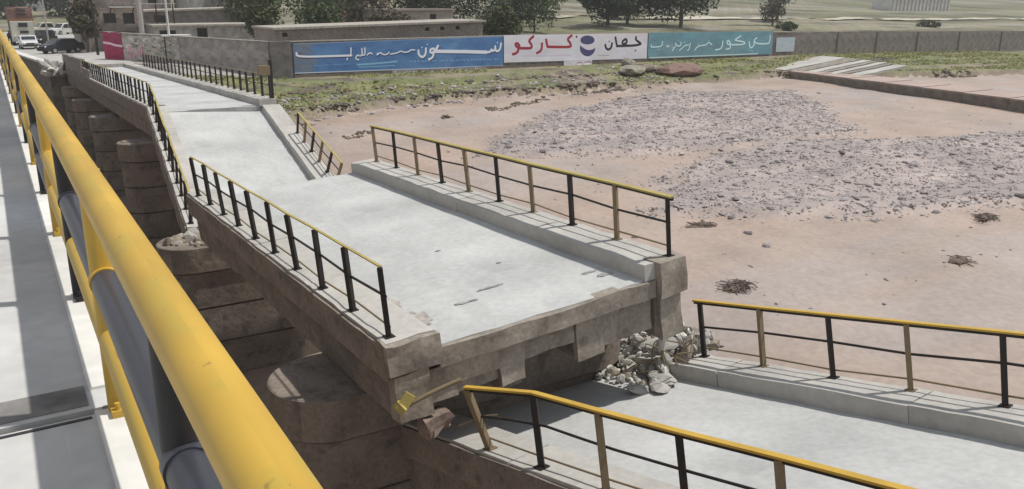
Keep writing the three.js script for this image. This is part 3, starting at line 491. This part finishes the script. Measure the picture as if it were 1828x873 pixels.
// ---------------------------------------------------------------- town buildings
function building(name, label, x0, x1, zf, depth, y0, y1, m, o = {}) {       // facade in the plane z = zf
  const t = thing(name, label, 'building');
  const s = new THREE.Shape([[x0, y0], [x1, y0], [x1, o.y2 || y1], [x0, y1]].map((q) => new THREE.Vector2(...q)));
  for (const [wx, wy, w, h] of o.win || []) { const p = new THREE.Path(); p.moveTo(wx, wy); p.lineTo(wx, wy + h); p.lineTo(wx + w, wy + h); p.lineTo(wx + w, wy); s.holes.push(p); }
  mesh('wall', uvm(new THREE.ExtrudeGeometry(s, { depth: .3, bevelEnabled: false }).translate(0, 0, zf - .3)), m, t);
  for (const [a, b, c] of [[x0, x0 + .3, 0], [x1 - .3, x1, 1]]) mesh('wall', ubox(b - a, (c ? o.y2 || y1 : y1) - y0 - .02, depth - .35, (a + b) / 2, y0 + ((c ? o.y2 || y1 : y1) - y0) / 2, zf - .32 - (depth - .35) / 2), m, t);
  mesh('wall', ubox(x1 - x0, y1 - y0 - .05, .3, (x0 + x1) / 2, (y0 + y1) / 2, zf - depth - .15), m, t);
  mesh('roof', bar([x0 - .2, y1 + .08, zf - depth / 2 + .1], [x1 + .2, (o.y2 || y1) + .08, zf - depth / 2 + .1], depth + .7, .2).clone(), o.roof || M.mudLight, t);
  for (const [wx, wy, w, h, k] of o.win || []) {
    if (k === 'hole') { mesh('hole_shade_panel', box(w + .3, h + .3, .1, wx + w / 2, wy + h / 2, zf - .38), M.dark, t); continue; }  // dark panel behind the opening, shade of the inside put into colour
    const f = mesh(k || 'window', merge([box(w, .09, .16, wx + w / 2, wy + h - .045, zf - .16), box(w, .09, .16, wx + w / 2, wy + .045, zf - .16), box(.09, h - .18, .16, wx + .045, wy + h / 2, zf - .16), box(.09, h - .18, .16, wx + w - .045, wy + h / 2, zf - .16)]), M.timber, t);
    mesh('pane', box(w - .18, h - .18, .03, wx + w / 2, wy + h / 2, zf - .2), M.glass, f);
  }
  return t;
}
building('mud_house', 'long flat roofed mud house with small square holes behind the blue sign', 22.9, 45.0, -80, 7, 2.4, 6.86, M.mudWall, { y2: 7.3, win: [[23.6, 6.2, .5, .36, 'hole'], [38.3, 6.48, .5, .36, 'hole'], [40.0, 6.52, .5, .36, 'hole'], [41.8, 6.55, .5, .36, 'hole']] });
building('low_house', 'low pale house with a dark doorway right of the slender pole', 15.6, 26.2, -100, 6, 3.4, 6.75, M.plaster, { win: [[16.1, 5.2, 1.7, 1.15], [20.0, 4.8, 1.15, 1.75, 'door']], roof: M.mudLight });
building('grey_house', 'grey flat walled building behind the low pale house', 15.5, 30.5, -112, 9, 3.4, 8.1, mat([.42, .40, .40], T.concrete), { y2: 8.5, win: [[17.6, 6.9, 1.6, .85]] });
building('shop_row', 'brown shop building with awnings behind the crimson banner', 8.9, 15.6, -106, 8, 3.4, 11.5, M.mudWall, { win: [[11.2, 4.6, 3.3, 1.5, 'shopfront'], [11.4, 7.0, 1.3, 1.1], [13.4, 6.9, 1.2, 1.2]] });
{
  const t = thing('awning', 'white sheet awning jutting from the brown shop building', 'awning');
  mesh('sheet', ubox(2.6, .08, 1.8, 13.2, 8.75, -104.9).rotateZ(0), M.whitePaint, t); for (const x of [12.1, 14.4]) mesh('bracket', bar([x, 8.7, -104.2], [x, 8.0, -105.9], .08, .08), M.black, t);
}
{
  const t = thing('awning', 'grey sheet awning over the wall left of the slender pole', 'awning');
  mesh('sheet', ubox(4.2, .1, 2.2, 16.6, 9.1, -104.5), M.plaster, t); for (const x of [14.8, 16.6, 18.4]) mesh('post', box(.12, 5, .12, x, 6.6, -103.7), M.black, t);
}
building('white_house', 'white two storey house at the top edge, behind the grey building', 25.5, 35, -132, 10, 3.6, 13, M.plaster, { win: [[27, 9.6, 1.2, 1.4], [29.4, 9.6, 1.2, 1.4], [31.8, 9.6, 1.2, 1.4], [27, 5.6, 1.2, 1.4], [31.8, 5.6, 1.2, 1.4]], roof: M.plaster });
building('pink_house', 'pale pinkish house at the top edge, left of the white one', 16.5, 24.6, -140, 10, 3.6, 12.5, mat([.5, .44, .45], T.concrete), { win: [[18, 8.9, 1.3, 1.3], [21.4, 8.9, 1.3, 1.3]] });
building('ruined_house', 'roofless mud house among the trees behind the mud house', 44, 54, -104, 7, 5, 8.2, M.mudLight, { win: [[46, 6.6, 1, 1.1, 'hole'], [50.5, 6.6, 1, 1.1, 'hole']], roof: M.mudWall });
building('brick_house', 'reddish brown house half hidden by the trees at the top edge', 43, 49.5, -125, 8, 6, 12.5, mat([.30, .19, .15], T.soil), { win: [[44.2, 8.2, 1.1, 1.4], [46.8, 8.2, 1.1, 1.4]] });
{ // far white greenhouse-like hall, right top
  const t = thing('long_hall', 'long white ribbed hall on the far slope at the top right', 'building');
  const x0 = 283, x1 = 319, z = -200, y = height(300, 200) - .3;
  mesh('wall', ubox(x1 - x0, 5.2, 8, (x0 + x1) / 2, y + 2.6, z - 4), M.whitePaint, t); mesh('roof', ubox(x1 - x0 + 1, .3, 9, (x0 + x1) / 2, y + 5.4, z - 4), M.plaster, t);
  for (let i = 0; i < 16; i++) mesh('rib', box(.35, 5, .3, x0 + 1 + i * 2.26, y + 2.6, z + .15), M.plaster, t);
}
{ // canopy with two posts beside the slender pole
  const t = thing('canopy', 'small white canopy on posts behind the roadside wall', 'canopy');
  mesh('sheet', ubox(2.5, .14, 1.6, 15.0, 6.35, -84.6), M.whitePaint, t); for (const x of [13.9, 15.0, 16.1]) mesh('post', box(.1, 2.6, .1, x, 5.0, -84), M.black, t);
}
function pole(label, x, z, y0, h, r, m) { const t = thing('utility_pole', label, 'pole'); mesh('shaft', new THREE.CylinderGeometry(r * .75, r, h, 12).translate(0, h / 2, 0), m, t); mesh('crossarm', box(1.5, .1, .1, 0, h - .5, r + .05), M.timber, t); t.position.set(x, y0, z); return t; }
pole('thick pale concrete pole behind the mural', 13.0, -90.6, 3.6, 9, .26, M.plaster);
pole('slender white pole standing over the small canopy', 14.42, -84.6, 6.4, 7, .11, M.whitePaint);
pole('thin grey pole on the far road, left of the dark cars', 6.5, -121, 3.9, 10, .1, M.plaster);
pole('dark wooden pole left of the brown shop building', 9.65, -98.5, 3.9, 10, .14, M.black);

// ---------------------------------------------------------------- trees and shrubs
const leafM = (c) => new THREE.MeshStandardMaterial({ color: lin(...c), roughness: .9, side: THREE.DoubleSide });
const leafs = { dark: leafM([.035, .055, .022]), mid: leafM([.06, .085, .03]), olive: leafM([.085, .10, .04]), brown: leafM([.10, .085, .055]) };
function tree(label, x, z, w, h, trunkH, m, o = {}) {
  const r = rng(Math.round(x * 31 + z * 17)), y0 = (o.y ?? height(x, -z)) - .1, t = thing(o.name || 'tree', label, o.cat || 'tree'); t.position.set(x, y0, z);
  const tr = [tube([[0, 0, 0], [.1, trunkH * .6, .05], [0, trunkH + h * .25, 0]], o.tr || .16, 7, true)];
  for (let i = 0; i < 5; i++) { const a = i * 1.3 + r(); tr.push(tube([[0, trunkH * .85, 0], [w * .12 * Math.cos(a), trunkH + h * .12, w * .12 * Math.sin(a)], [w * .32 * Math.cos(a), trunkH + h * (.3 + .3 * r()), w * .32 * Math.sin(a)]], .06, 5, true)); }
  mesh('trunk', merge(tr), M.timber, t);
  const clumps = []; for (let i = 0; i < (o.n || 26); i++) { const a = r() * 6.28, u = r() * 2 - 1, d = .45 + .55 * Math.cbrt(r()), q = Math.sqrt(1 - u * u); clumps.push([w / 2 * .8 * d * q * Math.cos(a), trunkH + h / 2 + h / 2 * .82 * d * u, w / 2 * .8 * d * q * Math.sin(a), (.16 + .16 * r()) * Math.min(w, h * 1.3)]); }
  const N = o.leaves || 2600, P = new Float32Array(N * 9), ls = o.ls || .17; const v = new THREE.Vector3(), e1 = new THREE.Vector3(), e2 = new THREE.Vector3();
  for (let i = 0; i < N; i++) {
    const c = clumps[Math.floor(r() * clumps.length)]; v.set(r() * 2 - 1, r() * 2 - 1, r() * 2 - 1).normalize().multiplyScalar(c[3] * (.5 + .55 * Math.cbrt(r())));
    e1.set(r() * 2 - 1, r() - .5, r() * 2 - 1).normalize(); e2.set(r() * 2 - 1, r() * 2 - 1, r() * 2 - 1).cross(e1).normalize(); const s = ls * (.6 + .8 * r());
    const X = c[0] + v.x, Y = c[1] + v.y * .8, Z_ = c[2] + v.z; P.set([X - e1.x * s, Y - e1.y * s, Z_ - e1.z * s, X + e1.x * s, Y + e1.y * s, Z_ + e1.z * s, X + e2.x * s * 1.6, Y + e2.y * s * 1.6, Z_ + e2.z * s * 1.6], i * 9);
  }
  const g = new THREE.BufferGeometry(); g.setAttribute('position', new THREE.BufferAttribute(P, 3)); g.computeVertexNormals(); g.setAttribute('uv', new THREE.BufferAttribute(new Float32Array(N * 6), 2));
  mesh('crown', g, m, t); return t;
}
tree('olive brown roadside tree left of the dark pole', 9.2, -104, 2.8, 4.8, 1.2, leafs.brown, { y: 4.0, leaves: 2400 });
tree('dark round tree right of the low pale house', 25.6, -94, 3.6, 4.6, 1.8, leafs.olive, { leaves: 2600, y: 4.1 });
tree('bushy green tree over the left part of the mud house', 33.4, -98, 5.2, 3.6, 1.6, leafs.mid);
tree('broad green tree behind the middle of the mud house', 38.5, -112, 9, 7, 1.5, leafs.mid, { leaves: 4200 });
tree('wide tall green tree at the top edge, left of the brown house', 33.5, -128, 10, 8, 2, leafs.olive, { leaves: 4200 });
tree('very dark tall tree behind the right part of the mud house', 54, -112, 8.5, 8, 1, leafs.dark, { leaves: 5200 });
tree('full green bush tree at the right end of the mud house', 48, -82, 4.4, 5.4, .7, leafs.olive, { leaves: 5200, y: 3.3, ls: .14 });
tree('dark garden tree right of the green bush tree', 66, -116, 9, 7, 1.0, leafs.dark, { leaves: 4200 });
tree('leafy green tree between the garden tree and the round one', 78, -126, 10, 8, 1.4, leafs.mid, { leaves: 4200 });
tree('round dark tree with bare trunk standing by the far path', 93, -121, 10.5, 7, 1.6, leafs.dark, { leaves: 5600, tr: .3, ls: .22 });
tree('large dark tree with the widest crown beside the far path', 110, -121, 15, 10, 1.8, leafs.dark, { leaves: 7600, tr: .36, ls: .24 });
tree('dark tree joining the two big crowns by the far path', 103, -128, 11, 9, 1.6, leafs.dark, { leaves: 5600, tr: .3, ls: .22 });
tree('lone dark tree with a forked trunk, right of the big crowns', 159, -142, 7, 6, 3.2, leafs.dark, { leaves: 2600, tr: .35, ls: .2 });
tree('dry pale bush standing right of the widest crown', 142, -128, 5, 4.4, 1, leafs.brown, { leaves: 1500, tr: .2, ls: .2 });
tree('grey green tree far left behind the truck', -6, -205, 14, 8, 1.5, leafs.dark, { leaves: 3600, ls: .3 });
tree('dark green tree at the top left corner', 2, -235, 20, 9, 1, leafs.dark, { leaves: 4200, ls: .35, y: 5 });
tree('broad dusky tree far behind the thin grey pole', 19, -240, 22, 9, 1, leafs.dark, { leaves: 4600, ls: .35, y: 5.5 });
tree('olive tree at the top edge over the left part of the mud house', 29.5, -112, 6.5, 6, 1.4, leafs.olive, { leaves: 3200 });
tree('brownish tree in front of the reddish brown house', 45.5, -113, 7, 5.5, 1.2, leafs.brown, { leaves: 3000 });
tree('dark tree between the very dark tree and the green bush tree', 59.5, -118, 8, 8, 1, leafs.dark, { leaves: 4200 });
tree('dusty low tree just behind the roof of the mud house', 41.5, -96, 6, 3.6, 1.2, leafs.brown, { leaves: 2600 });
tree('second leafy tree right of the garden tree', 72, -112, 7, 6, 1, leafs.mid, { leaves: 3400 });
tree('tall dark tree far behind the two big crowns', 120, -150, 14, 12, 1.6, leafs.dark, { leaves: 4600, ls: .24 });
tree('dark tree far behind the round dark tree', 100, -152, 15, 12, 1.6, leafs.dark, { leaves: 4600, ls: .24 });
for (const [x, z, w, h, l] of [[150, -84, 4, 1.1, 'low green shrub behind the wall left of the ribbed hall'], [192, -125, 6, 1.6, 'wide green shrub on the slope under the ribbed hall'], [128, -112, 5, 1.6, 'dusty shrub below the widest crown'], [72, -86, 5, 1.5, 'dark shrub showing over the teal sign'], [60, -90, 6, 1.3, 'low dark shrub showing over the white sign']]) tree(l, x, z, w, h, .1, leafs.mid, { name: 'shrub', cat: 'shrub', leaves: 1300, tr: .05 });

// ---------------------------------------------------------------- vehicles
function car(label, x, z, yaw, paint, o = {}) {                     // front towards local -z... x is the length axis, front at +x
  const t = thing(o.name || 'parked_car', label, 'car'); t.position.set(x, o.y || 4.02, z); t.rotation.y = yaw;
  const pm = mat(paint, null, { roughness: .28, metalness: .3 }), L = 2.15, h = o.tall ? 1.75 : 1.45, Wd = .84;
  const side = new THREE.Shape(); [[-L, .35], [-L, .85], [-L + .1, .98], [-1.55, 1.02], [-1.05, h], [.45, h - .02], [1.1, 1.0], [1.95, .86], [L, .7], [L, .35]].forEach(([a, b], i) => i ? side.lineTo(a, b) : side.moveTo(a, b));
  const bevel = { depth: Wd * 2 - .16, bevelEnabled: true, bevelSize: .07, bevelThickness: .08, bevelSegments: 3 };
  mesh('body', new THREE.ExtrudeGeometry(side, bevel).translate(0, 0, -Wd + .08), pm, t);
  const q = (P) => { const s = new THREE.Shape(P.map((p) => new THREE.Vector2(...p))); return s; };
  for (const s of [-1, 1]) for (const P of [[[-1.35, 1.04], [-1.0, h - .08], [-.3, h - .08], [-.3, 1.04]], [[-.22, 1.04], [-.22, h - .08], [.42, h - .1], [.95, 1.04]]]) mesh('side_window', new THREE.ExtrudeGeometry(q(P), { depth: .02, bevelEnabled: false }).translate(0, 0, s > 0 ? Wd + .005 : -Wd - .025), M.glass, t);
  mesh('windscreen', bar([.58, h - .07, 0], [1.12, 1.03, 0], 1.4, .03).translate(.06, .03, 0), M.glass, t); mesh('rear_window', bar([-1.12, h - .08, 0], [-1.5, 1.06, 0], 1.35, .03).translate(-.07, .03, 0), M.glass, t);
  mesh('bumper', box(.12, .2, 1.62, L + .07, .45, 0), M.rubber, t); mesh('bumper', box(.12, .2, 1.62, -L - .07, .45, 0), M.rubber, t); mesh('grille', box(.04, .14, .8, L + .08, .66, 0), M.rubber, t);
  for (const s of [-1, 1]) { mesh('headlight', new THREE.SphereGeometry(.13, 10, 8).scale(.6, .8, 1.2).translate(L + .02, .72, s * .62), mat([.8, .8, .8], null, { roughness: .15 }), t); mesh('tail_light', box(.06, .16, .24, -L - .06, .78, s * .65), mat([.3, .02, .02]), t); mesh('mirror', box(.1, .12, .18, .75, 1.08, s * (Wd + .12)), pm, t); for (const a of [-1.3, 1.35]) { const w = mesh('wheel', new THREE.CylinderGeometry(.32, .32, .22, 18).rotateX(Math.PI / 2).translate(a, .32, s * (Wd - .05)), M.rubber, t); mesh('rim', new THREE.CylinderGeometry(.19, .19, .03, 14).rotateX(Math.PI / 2).translate(a, .32, s * (Wd + .07)), mat([.5, .5, .52], null, { roughness: .3, metalness: .8 }), w); } }
  return t;
}
car('dark grey saloon car parked askew at the head of the old bridge', 6.75, -104.5, Math.PI + .52, [.035, .036, .045]);
car('black car with a tall roof just behind the dark grey saloon', 6.2, -125, Math.PI * 1.35, [.02, .02, .022], { tall: true });
car('white hatchback facing the viewer on the far road', 4.1, -116, -Math.PI / 2 + .05, [.7, .7, .7]);
car('small cream car standing far off on the road behind the truck', 8.7, -168, Math.PI + .2, [.66, .62, .5], { tall: true });
car('white van parked far off left of the roadside tree', 11.2, -162, Math.PI + .6, [.72, .72, .7], { tall: true });
{
  const t = thing('cargo_truck', 'tall truck with a reddish cargo body and pale cab facing the viewer', 'truck'); t.position.set(4.0, 4.02, -124);
  const cab = mat([.62, .62, .54], T.dust, { roughness: .5 }), red = mat([.27, .16, .13], T.soil), rust = mat([.40, .19, .10], T.soil);
  mesh('cab', new THREE.ExtrudeGeometry(new THREE.Shape([[-1.2, .55], [1.2, .55], [1.2, 2.9], [-1.2, 2.9]].map((p) => new THREE.Vector2(...p))), { depth: 1.7, bevelEnabled: true, bevelSize: .06, bevelThickness: .1, bevelSegments: 3 }).translate(0, 0, -1.8), cab, t);
  mesh('windscreen', box(1.0, .5, .05, .1, 2.5, .05), M.glass, t); mesh('grille', box(.95, .3, .06, .15, 1.65, .05), M.dark, t); mesh('bumper', box(2.5, .3, .25, 0, .65, .05), M.plaster, t);
  mesh('cargo_body', rough(-1.35, 1.35, 1.1, 4.6, -8, -2, .6, .04, 1.5, 8), red, t); mesh('crown_board', rough(-1.3, 1.3, 3.2, 4.4, -2, -.3, .4, .05, 2, 9), red, t); mesh('crown_trim', ubox(2.7, .3, .12, 0, 3.15, -.2), rust, t); mesh('vent_slot', box(1.0, .2, .06, .1, 3.75, -.27), M.dark, t); mesh('vent_slot', box(1.0, .2, .06, .1, 4.25, -.27), M.dark, t);
  for (const s of [-1, 1]) { mesh('headlight', new THREE.SphereGeometry(.14, 10, 8).scale(1, 1, .5).translate(s * .9, 1.15, .06), M.whitePaint, t); for (const z of [-1, -5.6, -6.8]) { const w = mesh('wheel', new THREE.CylinderGeometry(.5, .5, .34, 18).rotateZ(Math.PI / 2).translate(s * 1.08, .5, z), M.rubber, t); mesh('rim', new THREE.CylinderGeometry(.26, .26, .04, 14).rotateZ(Math.PI / 2).translate(s * 1.26, .5, z), M.plaster, w); } }
}

// ---------------------------------------------------------------- people far off on the road
function person(label, x, z, yaw, top, legs) {
  const J = { hd: [0, 1.6, .02], nk: [0, 1.42, 0], ch: [0, 1.25, 0], pv: [0, .95, 0] };
  const bones = [[J.hd, [0, 1.66, .02], .10, .10], [J.nk, J.hd, .055, .06], [J.nk, J.ch, .1, .15], [J.ch, J.pv, .15, .14]];
  for (const s of [-1, 1]) { bones.push([[s * .17, 1.36, 0], [s * .23, 1.1, -.02], .055, .045], [[s * .23, 1.1, -.02], [s * .21, .87, .07], .042, .033], [[0, 1.36, 0], [s * .17, 1.36, 0], .08, .06]); for (let f = 0; f < 5; f++) bones.push([[s * .21, .86, .07], [s * (.19 + .012 * f), .78 - (f ? .02 : -.02), .06 + .02 * f], .014, .009]); bones.push([[s * .09, .93, 0], [s * .11, .5, .03 * s], .09, .06], [[s * .11, .5, .03 * s], [s * .11, .08, -.02 + .05 * s], .058, .04], [[s * .11, .05, -.03 + .05 * s], [s * .12, .04, .13 + .05 * s], .045, .04]); }
  const N = 72, mc = new MarchingCubes(N, M.dark, false, false, 60000); mc.isolation = 0;
  const S = 1.0, dist = (p, [a, b, ra, rb]) => { const d = [b[0] - a[0], b[1] - a[1], b[2] - a[2]], l = d[0] ** 2 + d[1] ** 2 + d[2] ** 2 || 1e-6, t = clamp(((p[0] - a[0]) * d[0] + (p[1] - a[1]) * d[1] + (p[2] - a[2]) * d[2]) / l); return Math.hypot(p[0] - a[0] - t * d[0], p[1] - a[1] - t * d[1], p[2] - a[2] - t * d[2]) - lerp(ra, rb, t); };
  for (let k = 0; k < N; k++) for (let j = 0; j < N; j++) for (let i = 0; i < N; i++) { const p = [(i / N * 2 - 1) * S, (j / N * 2 - 1) * S + .9, (k / N * 2 - 1) * S]; let d = 9; if (Math.abs(p[0]) < .4 && Math.abs(p[2]) < .35) for (const b of bones) { const e = dist(p, b), h = Math.max(.03 - Math.abs(d - e), 0) / .03; d = Math.min(d, e) - h * h * .03 * .25; } mc.field[i + j * N + k * N * N] = -d; }
  mc.update();
  const n = mc.count, P = mc.positionArray.slice(0, n * 3), Q = mc.normalArray.slice(0, n * 3), C = new Float32Array(n * 3);
  for (let i = 0; i < n; i++) { P[i * 3] *= S; P[i * 3 + 1] = P[i * 3 + 1] * S + .9; P[i * 3 + 2] *= S; const y = P[i * 3 + 1], hand = Math.abs(P[i * 3]) > .17 && y < .88 && y > .7; const c = y > 1.64 ? [.02, .018, .015] : y > 1.45 || hand ? [.38, .22, .14] : y > .86 ? top : y > .09 ? legs : [.04, .03, .03]; C.set(c, i * 3); }
  const g = new THREE.BufferGeometry(); g.setAttribute('position', new THREE.BufferAttribute(P, 3)); g.setAttribute('normal', new THREE.BufferAttribute(Q, 3)); g.setAttribute('color', new THREE.BufferAttribute(C, 3));
  const o = tag(mesh('person', g, new THREE.MeshStandardMaterial({ vertexColors: true, roughness: .9 }), scene), label, 'person'); o.position.set(x, 4.03, z); o.rotation.y = yaw; return o;
}
person('person in dark clothes standing on the far road at the left edge', 2.5, -127, .4, [.03, .03, .04], [.05, .05, .06]);
person('person in brown top and white trousers at the left edge beside the dark figure', 1.75, -127.5, -.3, [.16, .1, .08], [.6, .58, .55]);

// ---------------------------------------------------------------- river: weir, boulders, brush, stones, tufts
{
  const t = thing('river_weir', 'long low concrete sill with a dark side crossing the river bed at the right edge', 'weir');
  const n = 8; for (let i = 0; i < n; i++) { const a0 = lerp(30, 66, i / n), a1 = lerp(30, 66, (i + 1) / n), X = (a) => pw(a, [[30, 71], [37, 72], [51, 74.3], [66, 76.3]]); const pts = [[X(a0), a0], [X(a0) + 2.2, a0 + .05], [X(a1) + 2.2, a1 - .02], [X(a1), a1 - .03]]; mesh('sill_block', slabGeo(pts, -.5, lerp(1.45, 1.75, i / n)), M.concDark, t); mesh('mud_cover', slabGeo(pts.map(([x, a], k) => [x + (k === 0 || k === 3 ? .1 : 2.6), a]), lerp(1.45, 1.75, i / n) + .003, lerp(1.55, 1.9, i / n)), mat([.50, .40, .36], T.mud), t); }
}
{
  const t = thing('bank_slabs', 'row of pale concrete slabs lying on the bank at the far end of the sill', 'concrete slab');
  const P = [[74.6, 71.5, 5.2, .5], [80.3, 68.6, 4.4, .15], [80.0, 64.8, 2.2, .2], [80, 62.2, 1.6, .1], [80, 60, 1.3, .2], [80, 58, 1.4, .1]];
  let a = 70.2; const q = [3.9, 2.0, 1.5, .9, 1.3, .8, 1.9];
  q.forEach((w, i) => { const o = mesh('slab', rough(-4.6, 4.8, -.12, .12, -w / 2 + .06, w / 2 - .06, .6, .02, 1, i), i % 2 ? M.face : M.kerb, t); a -= w / 2; o.position.set(81.6 - i * .12, 2.3 - i * .06, -a); o.rotation.set(rr(-.04, .04), -.10, .12); a -= w / 2; });
}
const boulderM = [mat([.36, .30, .27], T.concrete), mat([.42, .40, .34], T.concrete), mat([.34, .22, .19], T.concrete)];
for (const [x, z, sx, sy, m, l] of [[57.2, -69.8, 1.7, .75, 1, 'pale flat boulder left of the reddish one below the teal sign'], [63, -68.8, 2.6, 1.0, 2, 'large reddish boulder below the teal sign'], [59.8, -70.4, 1.1, .6, 0, 'grey boulder lying between the pale and the reddish one'], [58.1, -71.6, .9, .8, 1, 'small upright pale stone against the wall under the white sign']]) {
  const o = tag(mesh('boulder', CH[Math.round(sx * 2) % 6], boulderM[m], scene), l, 'boulder'); o.position.set(x, height(x, -z) + sy * .35, z); o.scale.set(sx, sy, sx * .7); o.rotation.y = x;
}
function brush(label, x, z, w, n, seed) {
  const r = rng(seed), t = thing('driftwood_heap', label, 'driftwood'), y = height(x, -z), L = [];
  for (let i = 0; i < n; i++) { const a = r() * 6.28, d = Math.sqrt(r()) * w, X = d * Math.cos(a) * 1.5, Z_ = d * Math.sin(a) * .7, l = rr(.15, .5, r), b = r() * 6.28, k = rr(0, .2, r) * (1 - d / w * .7); L.push(tube([[X, k, Z_], [X + l * .5 * Math.cos(b), k + rr(-.02, .05, r), Z_ + l * .5 * Math.sin(b)], [X + l * Math.cos(b), Math.max(0, k + rr(-.12, .04, r)), Z_ + l * Math.sin(b)]], rr(.008, .018, r), 4, true)); }
  mesh('twigs', merge(L), M.timber, t); for (let i = 0; i < 16; i++) { const o = mesh('mud_clod', CH[i % 6], M.timber, t); o.position.set(rr(-1, 1, r) * w, .03, rr(-.4, .4, r) * w); const s = rr(.05, .16, r); o.scale.set(s * 1.7, s, s); } t.position.set(x, y, z); t.rotation.y = .3;
}
brush('tangle of dark driftwood on the mud right of the railing end', 24.4, -25.0, .6, 190, 5);
brush('dark driftwood heap on the mud above the lowest span railing', 20.0, -18.6, .42, 170, 6);
brush('driftwood clump near the right edge below the gravel', 35.6, -19.3, .4, 130, 7);
brush('thin twigs on the mud at the right edge', 28.6, -16.2, .35, 50, 8);
{
  const r = rng(1234), stoneG = Array.from({ length: 4 }, (_, i) => { const g = new THREE.IcosahedronGeometry(1, 0), p = g.attributes.position; for (let k = 0; k < p.count; k++) { const f = .7 + .6 * vn(p.getX(k) * 2 + i * 9, p.getY(k) * 2, p.getZ(k) * 2 + i); p.setXYZ(k, p.getX(k) * f, p.getY(k) * f * .6, p.getZ(k) * f); } return uvm(g); });
  const cols = [[.46, .415, .40], [.40, .36, .35], [.58, .53, .51], [.28, .25, .245], [.48, .41, .38]], sm = cols.map((c) => mat(c, T.soil)), smD = mat([.17, .135, .105], T.soil);
  const spots = [];
  for (let tries = 0; tries < 300000 && spots.length < 46000; tries++) { const x = rr(17, 70, r), a = rr(15, 66, r), m = bars(x, a), st = smooth(.36, .62, fbm(x * .22 + 9, a * .9, 3, 19)), keep = .010 + .95 * smooth(-1.7, .7, m) * (.6 + .4 * st); if (r() < keep) spots.push([x, a, .02 + .05 * r() ** 2.6 + (r() < .022 ? .13 * r() + .02 : 0)]); }
  for (let tries = 0; tries < 900; tries++) { const x = rr(14, 60, r), d = rr(-1.5, 6, r), a = aLow(x) + d; spots.push([x, a, .06 + .16 * r() ** 3]); }
  for (let i = 0; i < 1500; i++) { const x = rr(14, 52, r), a = flow(x) + rr(-.35, .25, r); if (fbm(x * .35, 5, 3) > .42) spots.push([x, a, .04 + .09 * r() ** 2, 1]); }
  for (let i = 0; i < 950; i++) { const x = rr(12.5, 64, r), k = r() < .6 ? .05 : .5, a = aLow(x) + k * (74.2 - aLow(x)) + rr(-.35, .35, r) + 1.2 * (fbm(x * .3, k * 9, 3) - .5); if (fbm(x * .28, k * 7, 3) > .46) spots.push([x, a, .06 + .17 * r() ** 2, 1]); }
  for (let i = 0; i < 900; i++) { const x = rr(66, 120, r), a = aLow(x) + rr(-.2, 1, r); if (fbm(x * .2, 4, 3) > .5) spots.push([x, a, .06 + .2 * r() ** 2, 1]); }
  spots.sort((p, q) => q[2] / Math.hypot(q[0], q[1]) - p[2] / Math.hypot(p[0], p[1]));
  const bed = scene.getObjectByName('riverbed');
  spots.slice(0, 260).forEach(([x, a, s, dk], i) => { const o = mesh('stone', stoneG[i % 4], dk ? smD : sm[i % 5], bed); o.position.set(x, height(x, a) + s * .25, -a); o.scale.set(s * rr(1, 1.7, r), s, s * rr(.8, 1.2, r)); o.rotation.y = r() * 6; });
  const rest = spots.slice(260), im = new THREE.InstancedMesh(stoneG[1], mat([1, 1, 1], T.soil), rest.length), o = new THREE.Object3D(), c = new THREE.Color(); im.name = 'gravel'; im.userData.kind = 'stuff'; tag(im, 'grey gravel, small stones and dark clods spread over the river bed', 'gravel'); im.castShadow = im.receiveShadow = true;
  rest.forEach(([x, a, s, dk], i) => { o.position.set(x, height(x, a) + s * .2, -a); o.scale.set(s * rr(1, 1.7, r), s, s * rr(.8, 1.2, r)); o.rotation.set(rr(-.3, .3, r), r() * 6, 0); o.updateMatrix(); im.setMatrixAt(i, o.matrix); const k = cols[Math.floor(r() * 5)]; im.setColorAt(i, dk ? c.setRGB(.17, .135, .10) : c.setRGB(...k)); });
  scene.add(im);
  // grass tufts on the bank and the verge
  const tg = []; for (let i = 0; i < 7; i++) { const g = new THREE.BufferGeometry(), a = i * .9, l = .08 + .04 * (i % 3); g.setAttribute('position', new THREE.Float32BufferAttribute([-.03 * Math.cos(a), 0, -.03 * Math.sin(a), .03 * Math.cos(a), 0, .03 * Math.sin(a), .12 * Math.cos(a * 2.1), l, .12 * Math.sin(a * 2.1)], 3)); g.setAttribute('uv', new THREE.Float32BufferAttribute([0, 0, 1, 0, 0, 1], 2)); g.computeVertexNormals(); tg.push(g); }
  const tufts = []; for (let i = 0; i < 60000 && tufts.length < 7500; i++) { const x = rr(11.8, 125, r), a = rr(48, 74, r), t = (a - aLow(x)) / (74.2 - aLow(x)); if (t < .08) continue; if (fbm(x * .16, a * .34, 4, 41) + .1 * smooth(45, 22, x) + .1 * smooth(80, 90, x) > .47 + .06 * r()) tufts.push([x, a]); }
  const gi = new THREE.InstancedMesh(mergeGeometries(tg), new THREE.MeshStandardMaterial({ color: 0xffffff, roughness: .9, side: THREE.DoubleSide }), tufts.length); gi.name = 'grass'; gi.userData.kind = 'stuff'; tag(gi, 'short green and yellowish grass on the far river bank', 'grass');
  tufts.forEach(([x, a], i) => { o.position.set(x, height(x, a) - .02, -a); const s = rr(.7, 1.8, r); o.scale.set(s, s, s); o.rotation.set(0, r() * 6, 0); o.updateMatrix(); gi.setMatrixAt(i, o.matrix); gi.setColorAt(i, c.setRGB(rr(.24, .36, r), rr(.25, .34, r), rr(.08, .14, r))); });
  scene.add(gi);
}
renderer.render(scene, camera);
